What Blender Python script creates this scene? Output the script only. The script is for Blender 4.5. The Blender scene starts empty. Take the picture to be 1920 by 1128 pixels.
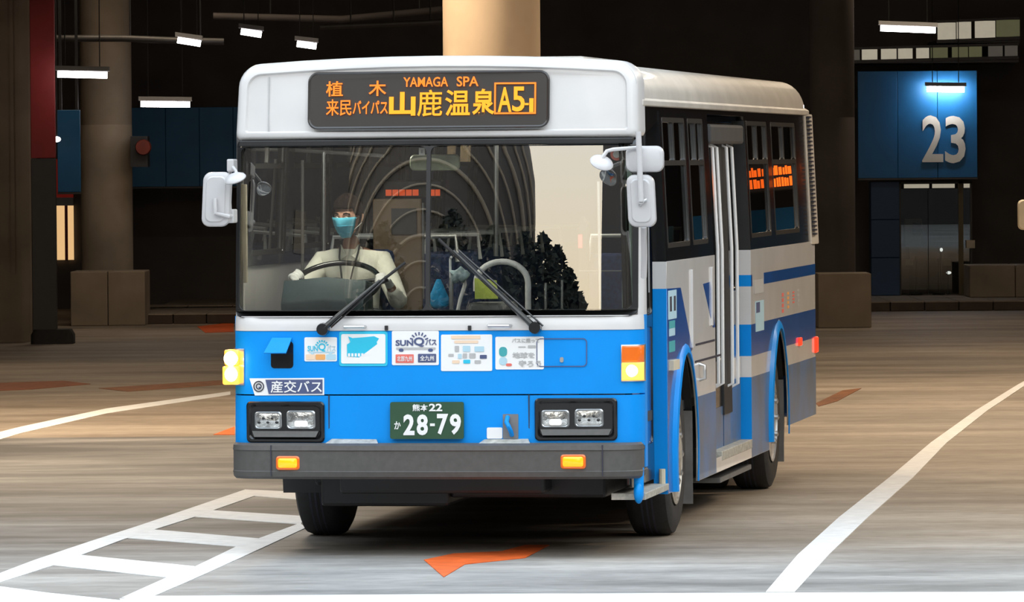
import bpy, bmesh, math, random
from mathutils import Vector, Matrix
random.seed(7)
PI = math.pi
SC = bpy.context.scene
COL = SC.collection

# ------------------------------------------------------------------ camera
FPX = 11380.0                       # focal length in pixels of the 1920 px wide frame (long telephoto)
CAM_H = 2.345
PITCH = math.atan((564 - 300) / FPX)
ROLL = math.radians(0.45)
fw = Vector((0, math.cos(PITCH), -math.sin(PITCH)))
r0 = Vector((1, 0, 0)); u0 = Vector((0, math.sin(PITCH), math.cos(PITCH)))
rt = r0 * math.cos(ROLL) - u0 * math.sin(ROLL)
up = u0 * math.cos(ROLL) + r0 * math.sin(ROLL)
CP = Vector((0, 0, CAM_H))
cd = bpy.data.cameras.new('camera'); cam = bpy.data.objects.new('camera', cd); COL.objects.link(cam)
cd.sensor_width = 36.0; cd.lens = FPX / 1920 * 36.0; cd.clip_start = 0.5; cd.clip_end = 1500
cam.matrix_world = Matrix(((rt.x, up.x, -fw.x, CP.x), (rt.y, up.y, -fw.y, CP.y), (rt.z, up.z, -fw.z, CP.z), (0, 0, 0, 1)))
SC.camera = cam

# ------------------------------------------------------------------ world, exposure
SC.view_settings.view_transform = 'Standard'
SC.view_settings.look = 'None'
SC.view_settings.gamma = 1.0
SC.view_settings.use_curve_mapping = False
SC.view_settings.exposure = 0.0
wd = bpy.data.worlds.new('evening sky'); SC.world = wd; wd.use_nodes = True
nt = wd.node_tree; nt.nodes.clear()
wo = nt.nodes.new('ShaderNodeOutputWorld'); bg = nt.nodes.new('ShaderNodeBackground')
tc = nt.nodes.new('ShaderNodeTexCoord'); sx = nt.nodes.new('ShaderNodeSeparateXYZ'); rp = nt.nodes.new('ShaderNodeValToRGB')
nt.links.new(tc.outputs['Generated'], sx.inputs[0]); nt.links.new(sx.outputs['Z'], rp.inputs[0])
rp.color_ramp.elements[0].position = 0.0; rp.color_ramp.elements[0].color = (1.0, 0.80, 0.50, 1)
rp.color_ramp.elements[1].position = 0.9; rp.color_ramp.elements[1].color = (0.72, 0.86, 1.0, 1)
e = rp.color_ramp.elements.new(0.28); e.color = (0.93, 0.90, 0.83, 1)
nt.links.new(rp.outputs[0], bg.inputs[0]); bg.inputs[1].default_value = 3.25
nt.links.new(bg.outputs[0], wo.inputs[0])

LAMPS = []
def area_lamp(name, loc, sx_, sy_, power, color, rot=(0, 0, 0)):
    l = bpy.data.lights.new(name, 'AREA'); l.shape = 'RECTANGLE'; l.size = sx_; l.size_y = sy_
    l.energy = power; l.color = color
    o = bpy.data.objects.new(name, l); o.location = loc; o.rotation_euler = rot; COL.objects.link(o)
    return o
# added ceiling lamps, out of view, brightening floor, column and bus side (their housings are built with the ceiling)
WARM = (1.0, 0.80, 0.58)
LUM = [(-7.0, 47.0), (9.0, 43.0), (8.0, 51.0), (-3.5, 54.0), (5.0, 61.0), (-8.0, 70.0), (8.0, 72.0), (-5.0, 84.0), (6.5, 86.0)]
for i, (x, y) in enumerate(LUM):
    area_lamp('ceiling_fill_light', (x, y, 6.62), 2.4, 0.5, 900 if y == 54.0 else 480 if y < 65 else 260 if y < 80 else 100, WARM)

# ------------------------------------------------------------------ helpers
TH = math.radians(8.8)
BUS_O = Vector((-0.4663, 35.917, 0.0))
EX = Vector((math.cos(TH), -math.sin(TH), 0)); EY = Vector((math.sin(TH), math.cos(TH), 0))
W2 = 1.235
ZS, ZG = 1.72, 2.69
def ray(px, py):
    return fw * FPX + rt * (px - 960) - up * (py - 564)
def loc(p):
    d = p - BUS_O
    return Vector((d.dot(EX), d.dot(EY), d.z))
def wld(p):
    return BUS_O + EX * p[0] + EY * p[1] + Vector((0, 0, p[2]))
def F(px, py, y=0.0):                # picture point -> bus space on the upright plane y
    d = ray(px, py); t = ((BUS_O + EY * y - CP).dot(EY)) / d.dot(EY)
    return loc(CP + d * t)
def ysurf(x, z):                     # depth of the bus's curved front
    if z < 1.38:
        y = 0.0 + 0.03 * max(0, z - 0.66) / 0.7
    elif z < 1.43:
        y = 0.031 + (z - 1.38) * 0.3
    else:
        t = z - 1.43; y = 0.046 + 0.058 * t + 0.0365 * t * t / 1.05
    y += x * x / 28.0
    xc = W2 - 0.13; a = abs(x) - xc
    if a > 0:
        a = min(a, 0.1299); y += 0.13 - math.sqrt(0.13 * 0.13 - a * a)
    return y
def FS(px, py, off=0.0):
    y = 0.05
    for _ in range(6):
        p = F(px, py, y + off); y = ysurf(p.x, p.z)
    return Vector((p.x, y + off, p.z))
def xside(z):
    return W2 - 0.045 * max(0, z - 1.75)
def S(px, py, dx=0.0):               # picture point -> bus space on the kerb-side wall (y, z)
    x = W2
    for _ in range(5):
        d = ray(px, py); t = ((BUS_O + EX * (x + dx) - CP).dot(EX)) / d.dot(EX)
        p = loc(CP + d * t); x = xside(p.z)
    return (p.y, p.z)
def G(px, py, z=0.0):
    d = ray(px, py); t = (z - CP.z) / d.z
    return CP + d * t
def at(px, py, Y):                   # picture point -> world at depth Y
    d = ray(px, py); return CP + d * (Y / d.y)
def refl(px, py, t):                 # where the windscreen mirrors that picture point to, t metres away
    p = FS(px, py); h = 0.01
    gx = (ysurf(p.x + h, p.z) - ysurf(p.x - h, p.z)) / (2 * h); gz = (ysurf(p.x, p.z + h) - ysurf(p.x, p.z - h)) / (2 * h)
    nl = Vector((gx, -1, gz)).normalized(); n = EX * nl.x + EY * nl.y + Vector((0, 0, nl.z))
    d = ray(px, py).normalized(); r = d - n * (2 * d.dot(n))
    return wld(p) + r * t

def mat(name, col, rough=0.5, metal=0.0, emit=None, es=1.0, var=0.10, scale=6.0, bump=0.0, coat=0.0, spec=0.5, stretch=(1, 1, 1), dirt=None):
    m = bpy.data.materials.new(name); m.use_nodes = True
    t = m.node_tree; b = t.nodes['Principled BSDF']
    c4 = (*col, 1)
    b.inputs['Base Color'].default_value = c4; b.inputs['Roughness'].default_value = rough
    b.inputs['Metallic'].default_value = metal; b.inputs['Coat Weight'].default_value = coat
    b.inputs['Specular IOR Level'].default_value = spec
    tcn = t.nodes.new('ShaderNodeTexCoord'); mp = t.nodes.new('ShaderNodeMapping'); mp.inputs['Scale'].default_value = stretch
    n = t.nodes.new('ShaderNodeTexNoise'); n.inputs['Scale'].default_value = scale; n.inputs['Detail'].default_value = 5
    t.links.new(tcn.outputs['Object'], mp.inputs[0]); t.links.new(mp.outputs[0], n.inputs['Vector'])
    if var > 0:
        r = t.nodes.new('ShaderNodeValToRGB')
        r.color_ramp.elements[0].position = 0.3; r.color_ramp.elements[1].position = 0.7
        lo = dirt if dirt else tuple(c * (1 - var) for c in col)
        r.color_ramp.elements[0].color = (*lo, 1); r.color_ramp.elements[1].color = (*[min(1, c * (1 + var * 0.5)) for c in col], 1)
        t.links.new(n.outputs['Fac'], r.inputs[0]); t.links.new(r.outputs[0], b.inputs['Base Color'])
    if bump > 0:
        bp = t.nodes.new('ShaderNodeBump'); bp.inputs['Strength'].default_value = bump; bp.inputs['Distance'].default_value = 0.01
        t.links.new(n.outputs['Fac'], bp.inputs['Height']); t.links.new(bp.outputs[0], b.inputs['Normal'])
    if emit:
        b.inputs['Emission Color'].default_value = (*emit, 1); b.inputs['Emission Strength'].default_value = es
    return m
def glass_mat(name, tint, base_refl, rough=0.0, glossy=(1, 1, 1)):
    m = bpy.data.materials.new(name); m.use_nodes = True
    t = m.node_tree; t.nodes.clear()
    o = t.nodes.new('ShaderNodeOutputMaterial'); mx = t.nodes.new('ShaderNodeMixShader')
    tr = t.nodes.new('ShaderNodeBsdfTransparent'); tr.inputs[0].default_value = (*tint, 1)
    gl = t.nodes.new('ShaderNodeBsdfGlossy'); gl.inputs['Roughness'].default_value = rough; gl.inputs[0].default_value = (*glossy, 1)
    fr = t.nodes.new('ShaderNodeFresnel'); fr.inputs[0].default_value = 1.5
    ad = t.nodes.new('ShaderNodeMath'); ad.operation = 'ADD'; ad.use_clamp = True; ad.inputs[1].default_value = base_refl
    t.links.new(fr.outputs[0], ad.inputs[0]); t.links.new(ad.outputs[0], mx.inputs[0])
    t.links.new(tr.outputs[0], mx.inputs[1]); t.links.new(gl.outputs[0], mx.inputs[2]); t.links.new(mx.outputs[0], o.inputs[0])
    return m

class MB:
    def __init__(self): self.v = []; self.f = []; self.m = []
    def add(self, vs, fs, mi=0):
        k = len(self.v); self.v += [tuple(p) for p in vs]; self.f += [tuple(i + k for i in f) for f in fs]; self.m += [mi] * len(fs); return self
    def box(self, a, b, mi=0):
        (x0, y0, z0), (x1, y1, z1) = a, b
        return self.add([(x0, y0, z0), (x1, y0, z0), (x1, y1, z0), (x0, y1, z0), (x0, y0, z1), (x1, y0, z1), (x1, y1, z1), (x0, y1, z1)],
                        [(0, 3, 2, 1), (4, 5, 6, 7), (0, 1, 5, 4), (1, 2, 6, 5), (2, 3, 7, 6), (3, 0, 4, 7)], mi)
    def prism(self, pts, vec, mi=0):
        n = len(pts); vec = Vector(vec); P = [Vector(p) for p in pts]
        return self.add(P + [p + vec for p in P], [tuple(range(n))[::-1], tuple(range(n, 2 * n))] + [(i, (i + 1) % n, n + (i + 1) % n, n + i) for i in range(n)], mi)
    def loft(self, loops, cap0=True, cap1=True, mi=0, closed=True):
        n = len(loops[0]); vs = [p for L in loops for p in L]; fs = []
        for k in range(len(loops) - 1):
            for i in range(n if closed else n - 1):
                j = (i + 1) % n
                fs.append((k * n + i, k * n + j, (k + 1) * n + j, (k + 1) * n + i))
        if cap0: fs.append(tuple(range(n))[::-1])
        if cap1: fs.append(tuple(range((len(loops) - 1) * n, len(loops) * n)))
        return self.add(vs, fs, mi)
    def tube(self, pts, r, n=8, mi=0, closed=False):
        P = [Vector(p) for p in pts]; loops = []; m = len(P)
        ref = None
        for i, p in enumerate(P):
            if closed: d = P[(i + 1) % m] - P[i - 1]
            else: d = P[min(i + 1, m - 1)] - P[max(i - 1, 0)]
            d.normalize()
            if ref is None: ref = Vector((0, 0, 1)) if abs(d.z) < 0.9 else Vector((1, 0, 0))
            a = d.cross(ref); a.normalize(); b = a.cross(d); b.normalize(); ref = b
            rr = r[i] if isinstance(r, (list, tuple)) else r
            loops.append([p + a * math.cos(2 * PI * k / n) * rr + b * math.sin(2 * PI * k / n) * rr for k in range(n)])
        if closed:
            loops.append(loops[0]); return self.loft(loops, False, False, mi)
        return self.loft(loops, True, True, mi)
    def lathe(self, prof, org, axis='z', n=24, mi=0):
        o = Vector(org); loops = []
        for r, h in prof:
            L = []
            for k in range(n):
                c, s = math.cos(2 * PI * k / n) * r, math.sin(2 * PI * k / n) * r
                L.append(o + (Vector((c, s, h)) if axis == 'z' else Vector((h, c, s)) if axis == 'x' else Vector((s, h, c))))
            loops.append(L)
        return self.loft(loops, True, True, mi)
    def sphere(self, c, rad, nu=14, nv=9, mi=0):
        c = Vector(c); loops = []
        for j in range(nv + 1):
            t = -PI / 2 + PI * (j + 0.02) / (nv + 0.04)
            loops.append([c + Vector((math.cos(2 * PI * k / nu) * math.cos(t) * rad[0], math.sin(2 * PI * k / nu) * math.cos(t) * rad[1], math.sin(t) * rad[2])) for k in range(nu)])
        return self.loft(loops, True, True, mi)
    def map(self, fn): self.v = [tuple(fn(Vector(p))) for p in self.v]; return self
    def build(self, name, mats, parent=None, smooth=35, bevel=0, seg=2):
        me = bpy.data.meshes.new(name); me.from_pydata(self.v, [], self.f); me.validate()
        for m in (mats if isinstance(mats, (list, tuple)) else [mats]): me.materials.append(m)
        if len(self.m) == len(me.polygons): me.polygons.foreach_set('material_index', self.m)
        bm = bmesh.new(); bm.from_mesh(me)
        bmesh.ops.recalc_face_normals(bm, faces=bm.faces)
        if bevel:
            ed = [e_ for e_ in bm.edges if len(e_.link_faces) == 2 and e_.calc_face_angle(0) > 0.6]
            bmesh.ops.bevel(bm, geom=ed, offset=bevel, segments=seg, profile=0.5, affect='EDGES', clamp_overlap=True)
        bm.to_mesh(me); bm.free()
        return link(name, me, parent, smooth)
def link(name, me, parent=None, smooth=35):
    if smooth:
        me.polygons.foreach_set('use_smooth', [True] * len(me.polygons)); me.set_sharp_from_angle(angle=math.radians(smooth))
    o = bpy.data.objects.new(name, me); COL.objects.link(o)
    if parent: o.parent = parent
    return o
def tag(o, label=None, cat=None, group=None, kind=None):
    if label: o['label'] = label
    if cat: o['category'] = cat
    if group: o['group'] = group
    if kind: o['kind'] = kind
    return o
def empty(name, p=(0, 0, 0), rz=0.0, label=None, cat=None, group=None):
    o = bpy.data.objects.new(name, None); o.empty_display_size = 0.2; o.location = p; o.rotation_euler = (0, 0, rz); COL.objects.link(o)
    return tag(o, label, cat, group)
def rrect(x0, z0, x1, z1, r, n=4):
    pts = []
    for cx, cz, a0 in ((x1 - r, z1 - r, 0), (x0 + r, z1 - r, 90), (x0 + r, z0 + r, 180), (x1 - r, z0 + r, 270)):
        for k in range(n + 1):
            a = math.radians(a0 + 90 * k / n); pts.append((cx + r * math.cos(a), cz + r * math.sin(a)))
    return pts
def circ(cx, cz, r, n=20, a0=0, a1=2 * PI):
    return [(cx + r * math.cos(a0 + (a1 - a0) * k / n), cz + r * math.sin(a0 + (a1 - a0) * k / n)) for k in range(n)]
def plate_me(name, outer, holes, th):
    cu = bpy.data.curves.new(name, 'CURVE'); cu.dimensions = '2D'; cu.fill_mode = 'BOTH'; cu.extrude = th / 2
    for lp in [outer] + list(holes):
        sp = cu.splines.new('POLY'); sp.points.add(len(lp) - 1); sp.use_cyclic_u = True
        for q, (a, b) in zip(sp.points, lp): q.co = (a, b, 0, 1)
    o = bpy.data.objects.new(name, cu); COL.objects.link(o)
    me = bpy.data.meshes.new_from_object(o.evaluated_get(bpy.context.evaluated_depsgraph_get()))
    bpy.data.objects.remove(o); bpy.data.curves.remove(cu); me.name = name
    return me
def plate(name, outer, holes, th, fn, m, parent=None, smooth=0):
    """flat outline with holes; fn(a, b, t) puts plan point a, b at thickness t into space"""
    me = plate_me(name, outer, holes, th)
    for v in me.vertices: v.co = fn(v.co.x, v.co.y, v.co.z)
    bm = bmesh.new(); bm.from_mesh(me); bmesh.ops.remove_doubles(bm, verts=bm.verts, dist=1e-5); bmesh.ops.recalc_face_normals(bm, faces=bm.faces); bm.to_mesh(me); bm.free()
    me.materials.clear(); me.materials.append(m)
    return link(name, me, parent, smooth)
def text_me(body, bold=0.0, ext=0.03):
    cu = bpy.data.curves.new('letters', 'FONT'); cu.body = body; cu.offset = bold; cu.extrude = ext; cu.resolution_u = 3
    o = bpy.data.objects.new('letters', cu); COL.objects.link(o)
    me = bpy.data.meshes.new_from_object(o.evaluated_get(bpy.context.evaluated_depsgraph_get()))
    bpy.data.objects.remove(o); bpy.data.curves.remove(cu)
    return me
def text_fit(name, body, m, parent, fn, a0, b0, a1, b1, bold=0.0, th=0.003):
    """letters stretched to the box a0..a1, b0..b1; fn as for plate"""
    me = text_me(body, bold, 0.02)
    xs = [v.co.x for v in me.vertices]; ys = [v.co.y for v in me.vertices]
    lx, hx, ly, hy = min(xs), max(xs), min(ys), max(ys)
    for v in me.vertices:
        v.co = fn(a0 + (v.co.x - lx) / (hx - lx) * (a1 - a0), b0 + (v.co.y - ly) / (hy - ly) * (b1 - b0), v.co.z / 0.02 * th / 2)
    me.materials.clear(); me.materials.append(m); me.name = name
    return link(name, me, parent, 0)

# ------------------------------------------------------------------ materials
M = dict(
    white=mat('white_paint', (0.68, 0.665, 0.66), 0.35, var=0.06, scale=3, coat=0.3),
    roofw=mat('weathered_white_paint', (0.62, 0.59, 0.54), 0.4, var=0.16, scale=4, coat=0.2, stretch=(1, 0.6, 1)),
    sidew=mat('side_white_paint', (0.70, 0.68, 0.66), 0.3, var=0.08, scale=3, coat=0.5),
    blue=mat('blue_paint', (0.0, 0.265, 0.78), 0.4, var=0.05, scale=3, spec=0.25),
    shaded_blue=mat('shaded_blue_paint', (0.012, 0.11, 0.42), 0.28, var=0.15, scale=2, coat=0.6),  # front's blue repeated darker: the side's shade is put into the colour
    black=mat('black_plastic', (0.018, 0.018, 0.019), 0.45, var=0.2),
    gloss=mat('gloss_black', (0.01, 0.01, 0.011), 0.2, var=0.2, coat=0.3),
    rubber=mat('rubber', (0.022, 0.021, 0.021), 0.8, var=0.25, scale=20, bump=0.2),
    bumper=mat('grey_bumper_plastic', (0.085, 0.080, 0.076), 0.55, var=0.12, scale=30),
    steel=mat('brushed_steel', (0.62, 0.63, 0.64), 0.3, 0.9, var=0.1),
    alu=mat('window_aluminium', (0.045, 0.045, 0.045), 0.4, 0.5, var=0.15),
    silver=mat('silver_wheel_paint', (0.60, 0.60, 0.60), 0.35, 0.6, var=0.3, scale=9),
    rust=mat('worn_hub_metal', (0.50, 0.45, 0.38), 0.5, 0.4, var=0.6, scale=14),
    grey=mat('grey_vinyl', (0.19, 0.19, 0.19), 0.7, var=0.15),
    dark=mat('dark_interior', (0.045, 0.047, 0.05), 0.7, var=0.2),
    teal=mat('dark_teal_hood', (0.025, 0.055, 0.065), 0.6, var=0.15),
    seat=mat('blue_moquette', (0.03, 0.05, 0.14), 0.9, var=0.4, scale=40),
    brown=mat('tan_partition', (0.20, 0.14, 0.09), 0.6, var=0.15),
    cream=mat('cream_paint', (0.62, 0.55, 0.42), 0.6, var=0.1),
    print_white=mat('white_print', (0.82, 0.82, 0.82), 0.5, var=0.02),
    ink=mat('dark_ink', (0.03, 0.03, 0.05), 0.6, var=0.05),
    inkblue=mat('blue_grey_ink', (0.07, 0.09, 0.20), 0.6, var=0.05),
    inkred=mat('coral_ink', (0.75, 0.16, 0.13), 0.6, var=0.05),
    inkorange=mat('orange_ink', (0.80, 0.38, 0.12), 0.6, var=0.05),
    inkpeach=mat('peach_ink', (0.82, 0.62, 0.46), 0.6, var=0.05),
    inkcyan=mat('cyan_ink', (0.02, 0.50, 0.72), 0.5, var=0.05),
    inkpale=mat('pale_blue_ink', (0.42, 0.62, 0.72), 0.6, var=0.05),
    inkgrey=mat('grey_ink', (0.45, 0.45, 0.45), 0.6, var=0.05),
    inkteal=mat('teal_ink', (0.05, 0.35, 0.38), 0.6, var=0.05),
    plate=mat('plate_green', (0.022, 0.075, 0.035), 0.45, var=0.15),
    amber=mat('amber_lens', (0.85, 0.28, 0.01), 0.25, emit=(1.0, 0.35, 0.0), es=0.10, coat=0.6),
    amberdk=mat('faint_glow_amber_lens', (0.65, 0.13, 0.01), 0.25, emit=(1.0, 0.16, 0.0), es=0.25, coat=0.6),  # unlit lens given a faint glow of its own
    lit=mat('lit_amber_lamp', (1, 0.5, 0.1), 0.3, emit=(1.0, 0.46, 0.05), es=1.3, var=0),
    lit2=mat('lit_amber_lamp_strong', (1, 0.5, 0.1), 0.3, emit=(1.0, 0.36, 0.02), es=2.6, var=0),
    core=mat('glowing_bulb', (1, 0.9, 0.7), 0.3, emit=(1.0, 0.80, 0.45), es=9.0, var=0),
    red=mat('red_lens', (0.6, 0.01, 0.01), 0.3, emit=(1.0, 0.04, 0.01), es=1.6),
    led=mat('orange_led', (0.2, 0.05, 0.0), 0.5, emit=(1.0, 0.20, 0.008), es=1.5),
    ledy=mat('yellow_orange_led', (0.2, 0.05, 0.0), 0.5, emit=(1.0, 0.36, 0.005), es=1.5),
    lamp_glass=mat('headlamp_glass', (0.72, 0.72, 0.70), 0.12, 0.85, var=0.5, scale=22, bump=0.6),
    mirrorback=mat('pale_grey_mirror_back', (0.56, 0.55, 0.56), 0.35, var=0.05, coat=0.2),
    green=mat('pale_green_trim', (0.52, 0.68, 0.60), 0.6, var=0.1),
    chequer=mat('worn_tread_plate', (0.52, 0.50, 0.44), 0.6, 0.3, var=0.35, scale=25, bump=0.4),
    mud=mat('dusty_mudflap', (0.16, 0.15, 0.14), 0.9, var=0.3),
    skirt=mat('faded_skirt_blue', (0.05, 0.14, 0.32), 0.4, var=0.5, scale=3, coat=0.2, dirt=(0.09, 0.13, 0.19)),
)
M['screen'] = mat('display_board', (0.03, 0.026, 0.024), 0.35, var=0.05, coat=0.4)
M['windscreen'] = glass_mat('windscreen_glass', (0.92, 0.94, 0.92), 0.19, glossy=(1, 0.98, 0.92))
M['sideglass'] = glass_mat('tinted_side_glass', (0.20, 0.23, 0.23), 0.02)
M['glass'] = glass_mat('door_glass', (0.5, 0.53, 0.53), 0.02)
M['spark'] = mat('small_lamp', (1, 1, 1), 0.4, emit=(1.0, 0.95, 0.9), es=3.0, var=0)
M['tube_strong'] = mat('bright_sign_tube', (1, 1, 1), 0.4, emit=(1.0, 0.96, 0.98), es=55.0, var=0)
M['tube'] = mat('fluorescent_tube', (1, 1, 1), 0.4, emit=(1.0, 0.95, 0.97), es=14.0, var=0)
M['mirror'] = mat('mirror_glass', (0.8, 0.8, 0.8), 0.03, 1.0, var=0)

# ================================================================== SETTING
def floor_material():
    m = bpy.data.materials.new('hall_floor'); m.use_nodes = True; t = m.node_tree; b = t.nodes['Principled BSDF']; L = t.links.new
    N = t.nodes.new
    tcn = N('ShaderNodeTexCoord')
    def noise(scale, st, det=6):
        mp = N('ShaderNodeMapping'); mp.inputs['Scale'].default_value = st; L(tcn.outputs['Object'], mp.inputs[0])
        n = N('ShaderNodeTexNoise'); n.inputs['Scale'].default_value = scale; n.inputs['Detail'].default_value = det; n.inputs['Roughness'].default_value = 0.62; L(mp.outputs[0], n.inputs['Vector']); return n.outputs['Fac']
    def ramp(i, p0, c0, p1, c1):
        r = N('ShaderNodeValToRGB'); r.color_ramp.elements[0].position = p0; r.color_ramp.elements[0].color = (*c0, 1)
        r.color_ramp.elements[1].position = p1; r.color_ramp.elements[1].color = (*c1, 1); L(i, r.inputs[0]); return r.outputs[0]
    def mix(f, a, b_, bt='MIX'):
        x = N('ShaderNodeMix'); x.data_type = 'RGBA'; x.blend_type = bt
        if isinstance(f, float): x.inputs[0].default_value = f
        else: L(f, x.inputs[0])
        L(a, x.inputs[6]); L(b_, x.inputs[7]); return x.outputs[2]
    streak = noise(1.0, (0.35, 1.1, 1)); fine = noise(9.0, (0.6, 1.0, 1)); big = noise(0.35, (0.5, 1, 1))
    beige = ramp(streak, 0.34, (0.235, 0.185, 0.135), 0.66, (0.42, 0.355, 0.285))
    grey = ramp(streak, 0.36, (0.20, 0.196, 0.19), 0.64, (0.43, 0.418, 0.40)); dark_grey = ramp(streak, 0.40, (0.085, 0.082, 0.08), 0.66, (0.33, 0.318, 0.305))
    sxyz = N('ShaderNodeSeparateXYZ'); L(tcn.outputs['Object'], sxyz.inputs[0])
    def rng(i, a, b_):
        r = N('ShaderNodeMapRange'); r.inputs[1].default_value = a; r.inputs[2].default_value = b_; L(i, r.inputs[0]); return r.outputs[0]
    def mul(a, b_):
        x = N('ShaderNodeMath'); x.operation = 'MULTIPLY'; L(a, x.inputs[0]); L(b_, x.inputs[1]); return x.outputs[0]
    def mx(a, b_):
        x = N('ShaderNodeMath'); x.operation = 'MAXIMUM'; L(a, x.inputs[0]); L(b_, x.inputs[1]); return x.outputs[0]
    # asphalt apron: a darker strip on the driver's side up to the joint, lighter near the gate
    left = mul(rng(sxyz.outputs['Y'], 52.0, 51.93), rng(sxyz.outputs['X'], 0.3, -1.6))
    near = rng(sxyz.outputs['Y'], 37.5, 34.5)
    c = mix(left, beige, dark_grey); c = mix(near, c, grey)
    dk = ramp(fine, 0.30, (0.80, 0.79, 0.78), 0.62, (1.06, 1.06, 1.06))
    c = mix(1.0, c, dk, 'MULTIPLY')
    c = mix(1.0, c, ramp(big, 0.38, (0.72, 0.71, 0.70), 0.60, (1.05, 1.05, 1.05)), 'MULTIPLY')
    L(c, b.inputs['Base Color']); b.inputs['Roughness'].default_value = 0.62
    bp = N('ShaderNodeBump'); bp.inputs['Strength'].default_value = 0.25; bp.inputs['Distance'].default_value = 0.01; L(fine, bp.inputs['Height']); L(bp.outputs[0], b.inputs['Normal'])
    return m
conc = mat('dim_concrete', (0.30, 0.245, 0.185), 0.85, var=0.35, scale=1.2, bump=0.2)
darkw = mat('dark_wall_panel', (0.085, 0.072, 0.066), 0.75, var=0.3, scale=1.0)
darkc = mat('dark_ceiling_paint', (0.06, 0.054, 0.052), 0.8, var=0.4, scale=0.8)
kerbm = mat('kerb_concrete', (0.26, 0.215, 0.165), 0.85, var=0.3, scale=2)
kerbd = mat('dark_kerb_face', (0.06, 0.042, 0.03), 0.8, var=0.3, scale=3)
beigecol = mat('beige_column_paint', (0.68, 0.53, 0.37), 0.6, var=0.10, scale=2.5)
signblue = mat('bay_sign_blue', (0.002, 0.12, 0.31), 0.5, var=0.12, scale=2)
signred = mat('bay_sign_red', (0.26, 0.012, 0.012), 0.55, var=0.2, scale=2)
signink = mat('sign_numeral_white', (0.72, 0.70, 0.62), 0.5, var=0.08)
paintw = mat('white_road_paint', (0.86, 0.86, 0.85), 0.6, var=0.12, scale=9, bump=0.15)
painto = mat('orange_road_paint', (0.74, 0.12, 0.015), 0.65, var=0.25, scale=6)
fixg = mat('fixture_housing', (0.28, 0.28, 0.29), 0.5, var=0.1)
litwarm = mat('lit_warm_panel', (0.9, 0.7, 0.4), 0.6, emit=(1.0, 0.62, 0.28), es=0.75, var=0.1)
litcool = mat('lit_frosted_glass', (0.7, 0.68, 0.58), 0.6, emit=(1.0, 0.90, 0.70), es=0.32, var=0.3, scale=3)
outdoor = mat('far_facade', (0.07, 0.065, 0.065), 0.8, var=0.2)
ribm = mat('facade_rib', (0.30, 0.27, 0.23), 0.6, var=0.1)
leafm = mat('tree_leaves', (0.012, 0.020, 0.012), 0.8, var=0.5, scale=3)
barkm = mat('tree_bark', (0.05, 0.035, 0.025), 0.9, var=0.3)

def quad(name, pts, m, kind='structure', parent=None, th=None):
    b = MB()
    if th: b.prism(pts, th)
    else: b.add(pts, [tuple(range(len(pts)))])
    o = b.build(name, m, parent, 0)
    if kind: o['kind'] = kind
    return o
YB = 98.0                                     # the rear wall of the hall
quad('floor', [(-70, -170, 0), (70, -170, 0), (70, YB + 1, 0), (-70, YB + 1, 0)], floor_material())
YC = 39.0                                     # front edge of the roof over the hall
b = MB(); b.box((-26, YC, 6.8), (26, YB + 1, 7.3)); tag(b.build('ceiling', darkc, None, 0), kind='structure')
b = MB(); b.box((-26, YC - 0.4, 6.1), (26, YC, 7.5)); tag(b.build('trim_1', darkc, None, 0), kind='structure')
b = MB(); b.box((-26, YB, 0), (26, YB + 0.4, 6.8)); tag(b.build('wall_back', darkw, None, 0), kind='structure')
b = MB(); b.box((-26.4, YC, 0), (-26, YB + 0.4, 6.8)); tag(b.build('wall_left', darkw, None, 0), kind='structure')
b = MB(); b.box((26, YC, 0), (26.4, YB + 0.4, 6.8)); tag(b.build('wall_right', darkw, None, 0), kind='structure')
for i, y in enumerate((46, 58, 70, 82)):
    b = MB(); b.box((-26, y, 6.25), (26, y + 0.5, 6.8)); tag(b.build('trim_%d' % (i + 2), darkc, None, 0), kind='structure')
# housings of the added luminaires over the lane (above the picture)
for i, (x, y) in enumerate(LUM):
    lr = empty('added_ceiling_light', (x, y, 6.64), 0, ['added luminaire on the driver side beam nearest the gate', 'added luminaire on the kerb side nearest the gate', 'second added luminaire on the kerb side', 'added luminaire just behind the beige column', 'added luminaire over the lane past the beige column', 'added luminaire above the banner post', 'added luminaire above the dark round column', 'added luminaire before the wide dark blue sign', 'added luminaire before the bay 23 sign'][i], 'light', 'added unseen ceiling luminaires over the lane')
    b = MB(); b.box((-1.25, -0.3, 0.0), (1.25, 0.3, 0.16)); b.build('housing', fixg, lr, 0)

def column(name, px0, px1, Y, m, label, z1=6.8, base=None):
    a, c = at(px0, 400, Y), at(px1, 400, Y); r = (c.x - a.x) / 2; x = (a.x + c.x) / 2
    o = empty(name, (x, Y + r, 0), 0, label, 'column')
    b = MB(); b.lathe([(r, 0.0), (r, 2.9), (r * 0.992, 2.905), (r * 0.992, 2.915), (r, 2.92), (r, z1)], (0, 0, 0), 'z', 40); b.build('shaft', m, o, 40)
    b = MB(); b.lathe([(r * 1.05, 0.0), (r * 1.05, 0.1), (r * 1.0, 0.12)], (0, 0, 0), 'z', 40); b.build('foot_ring', conc, o, 40)
    return o
column('round_column', 832, 1016, 56.0, beigecol, 'bright beige round column rising behind the bus roof')
column('round_column.001', 148, 246, 89.0, conc, 'dim brown round column standing on a concrete block')
column('round_column.002', 1522, 1606, 85.0, darkw, 'dark round column between the bus tail and bay 23')
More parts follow.
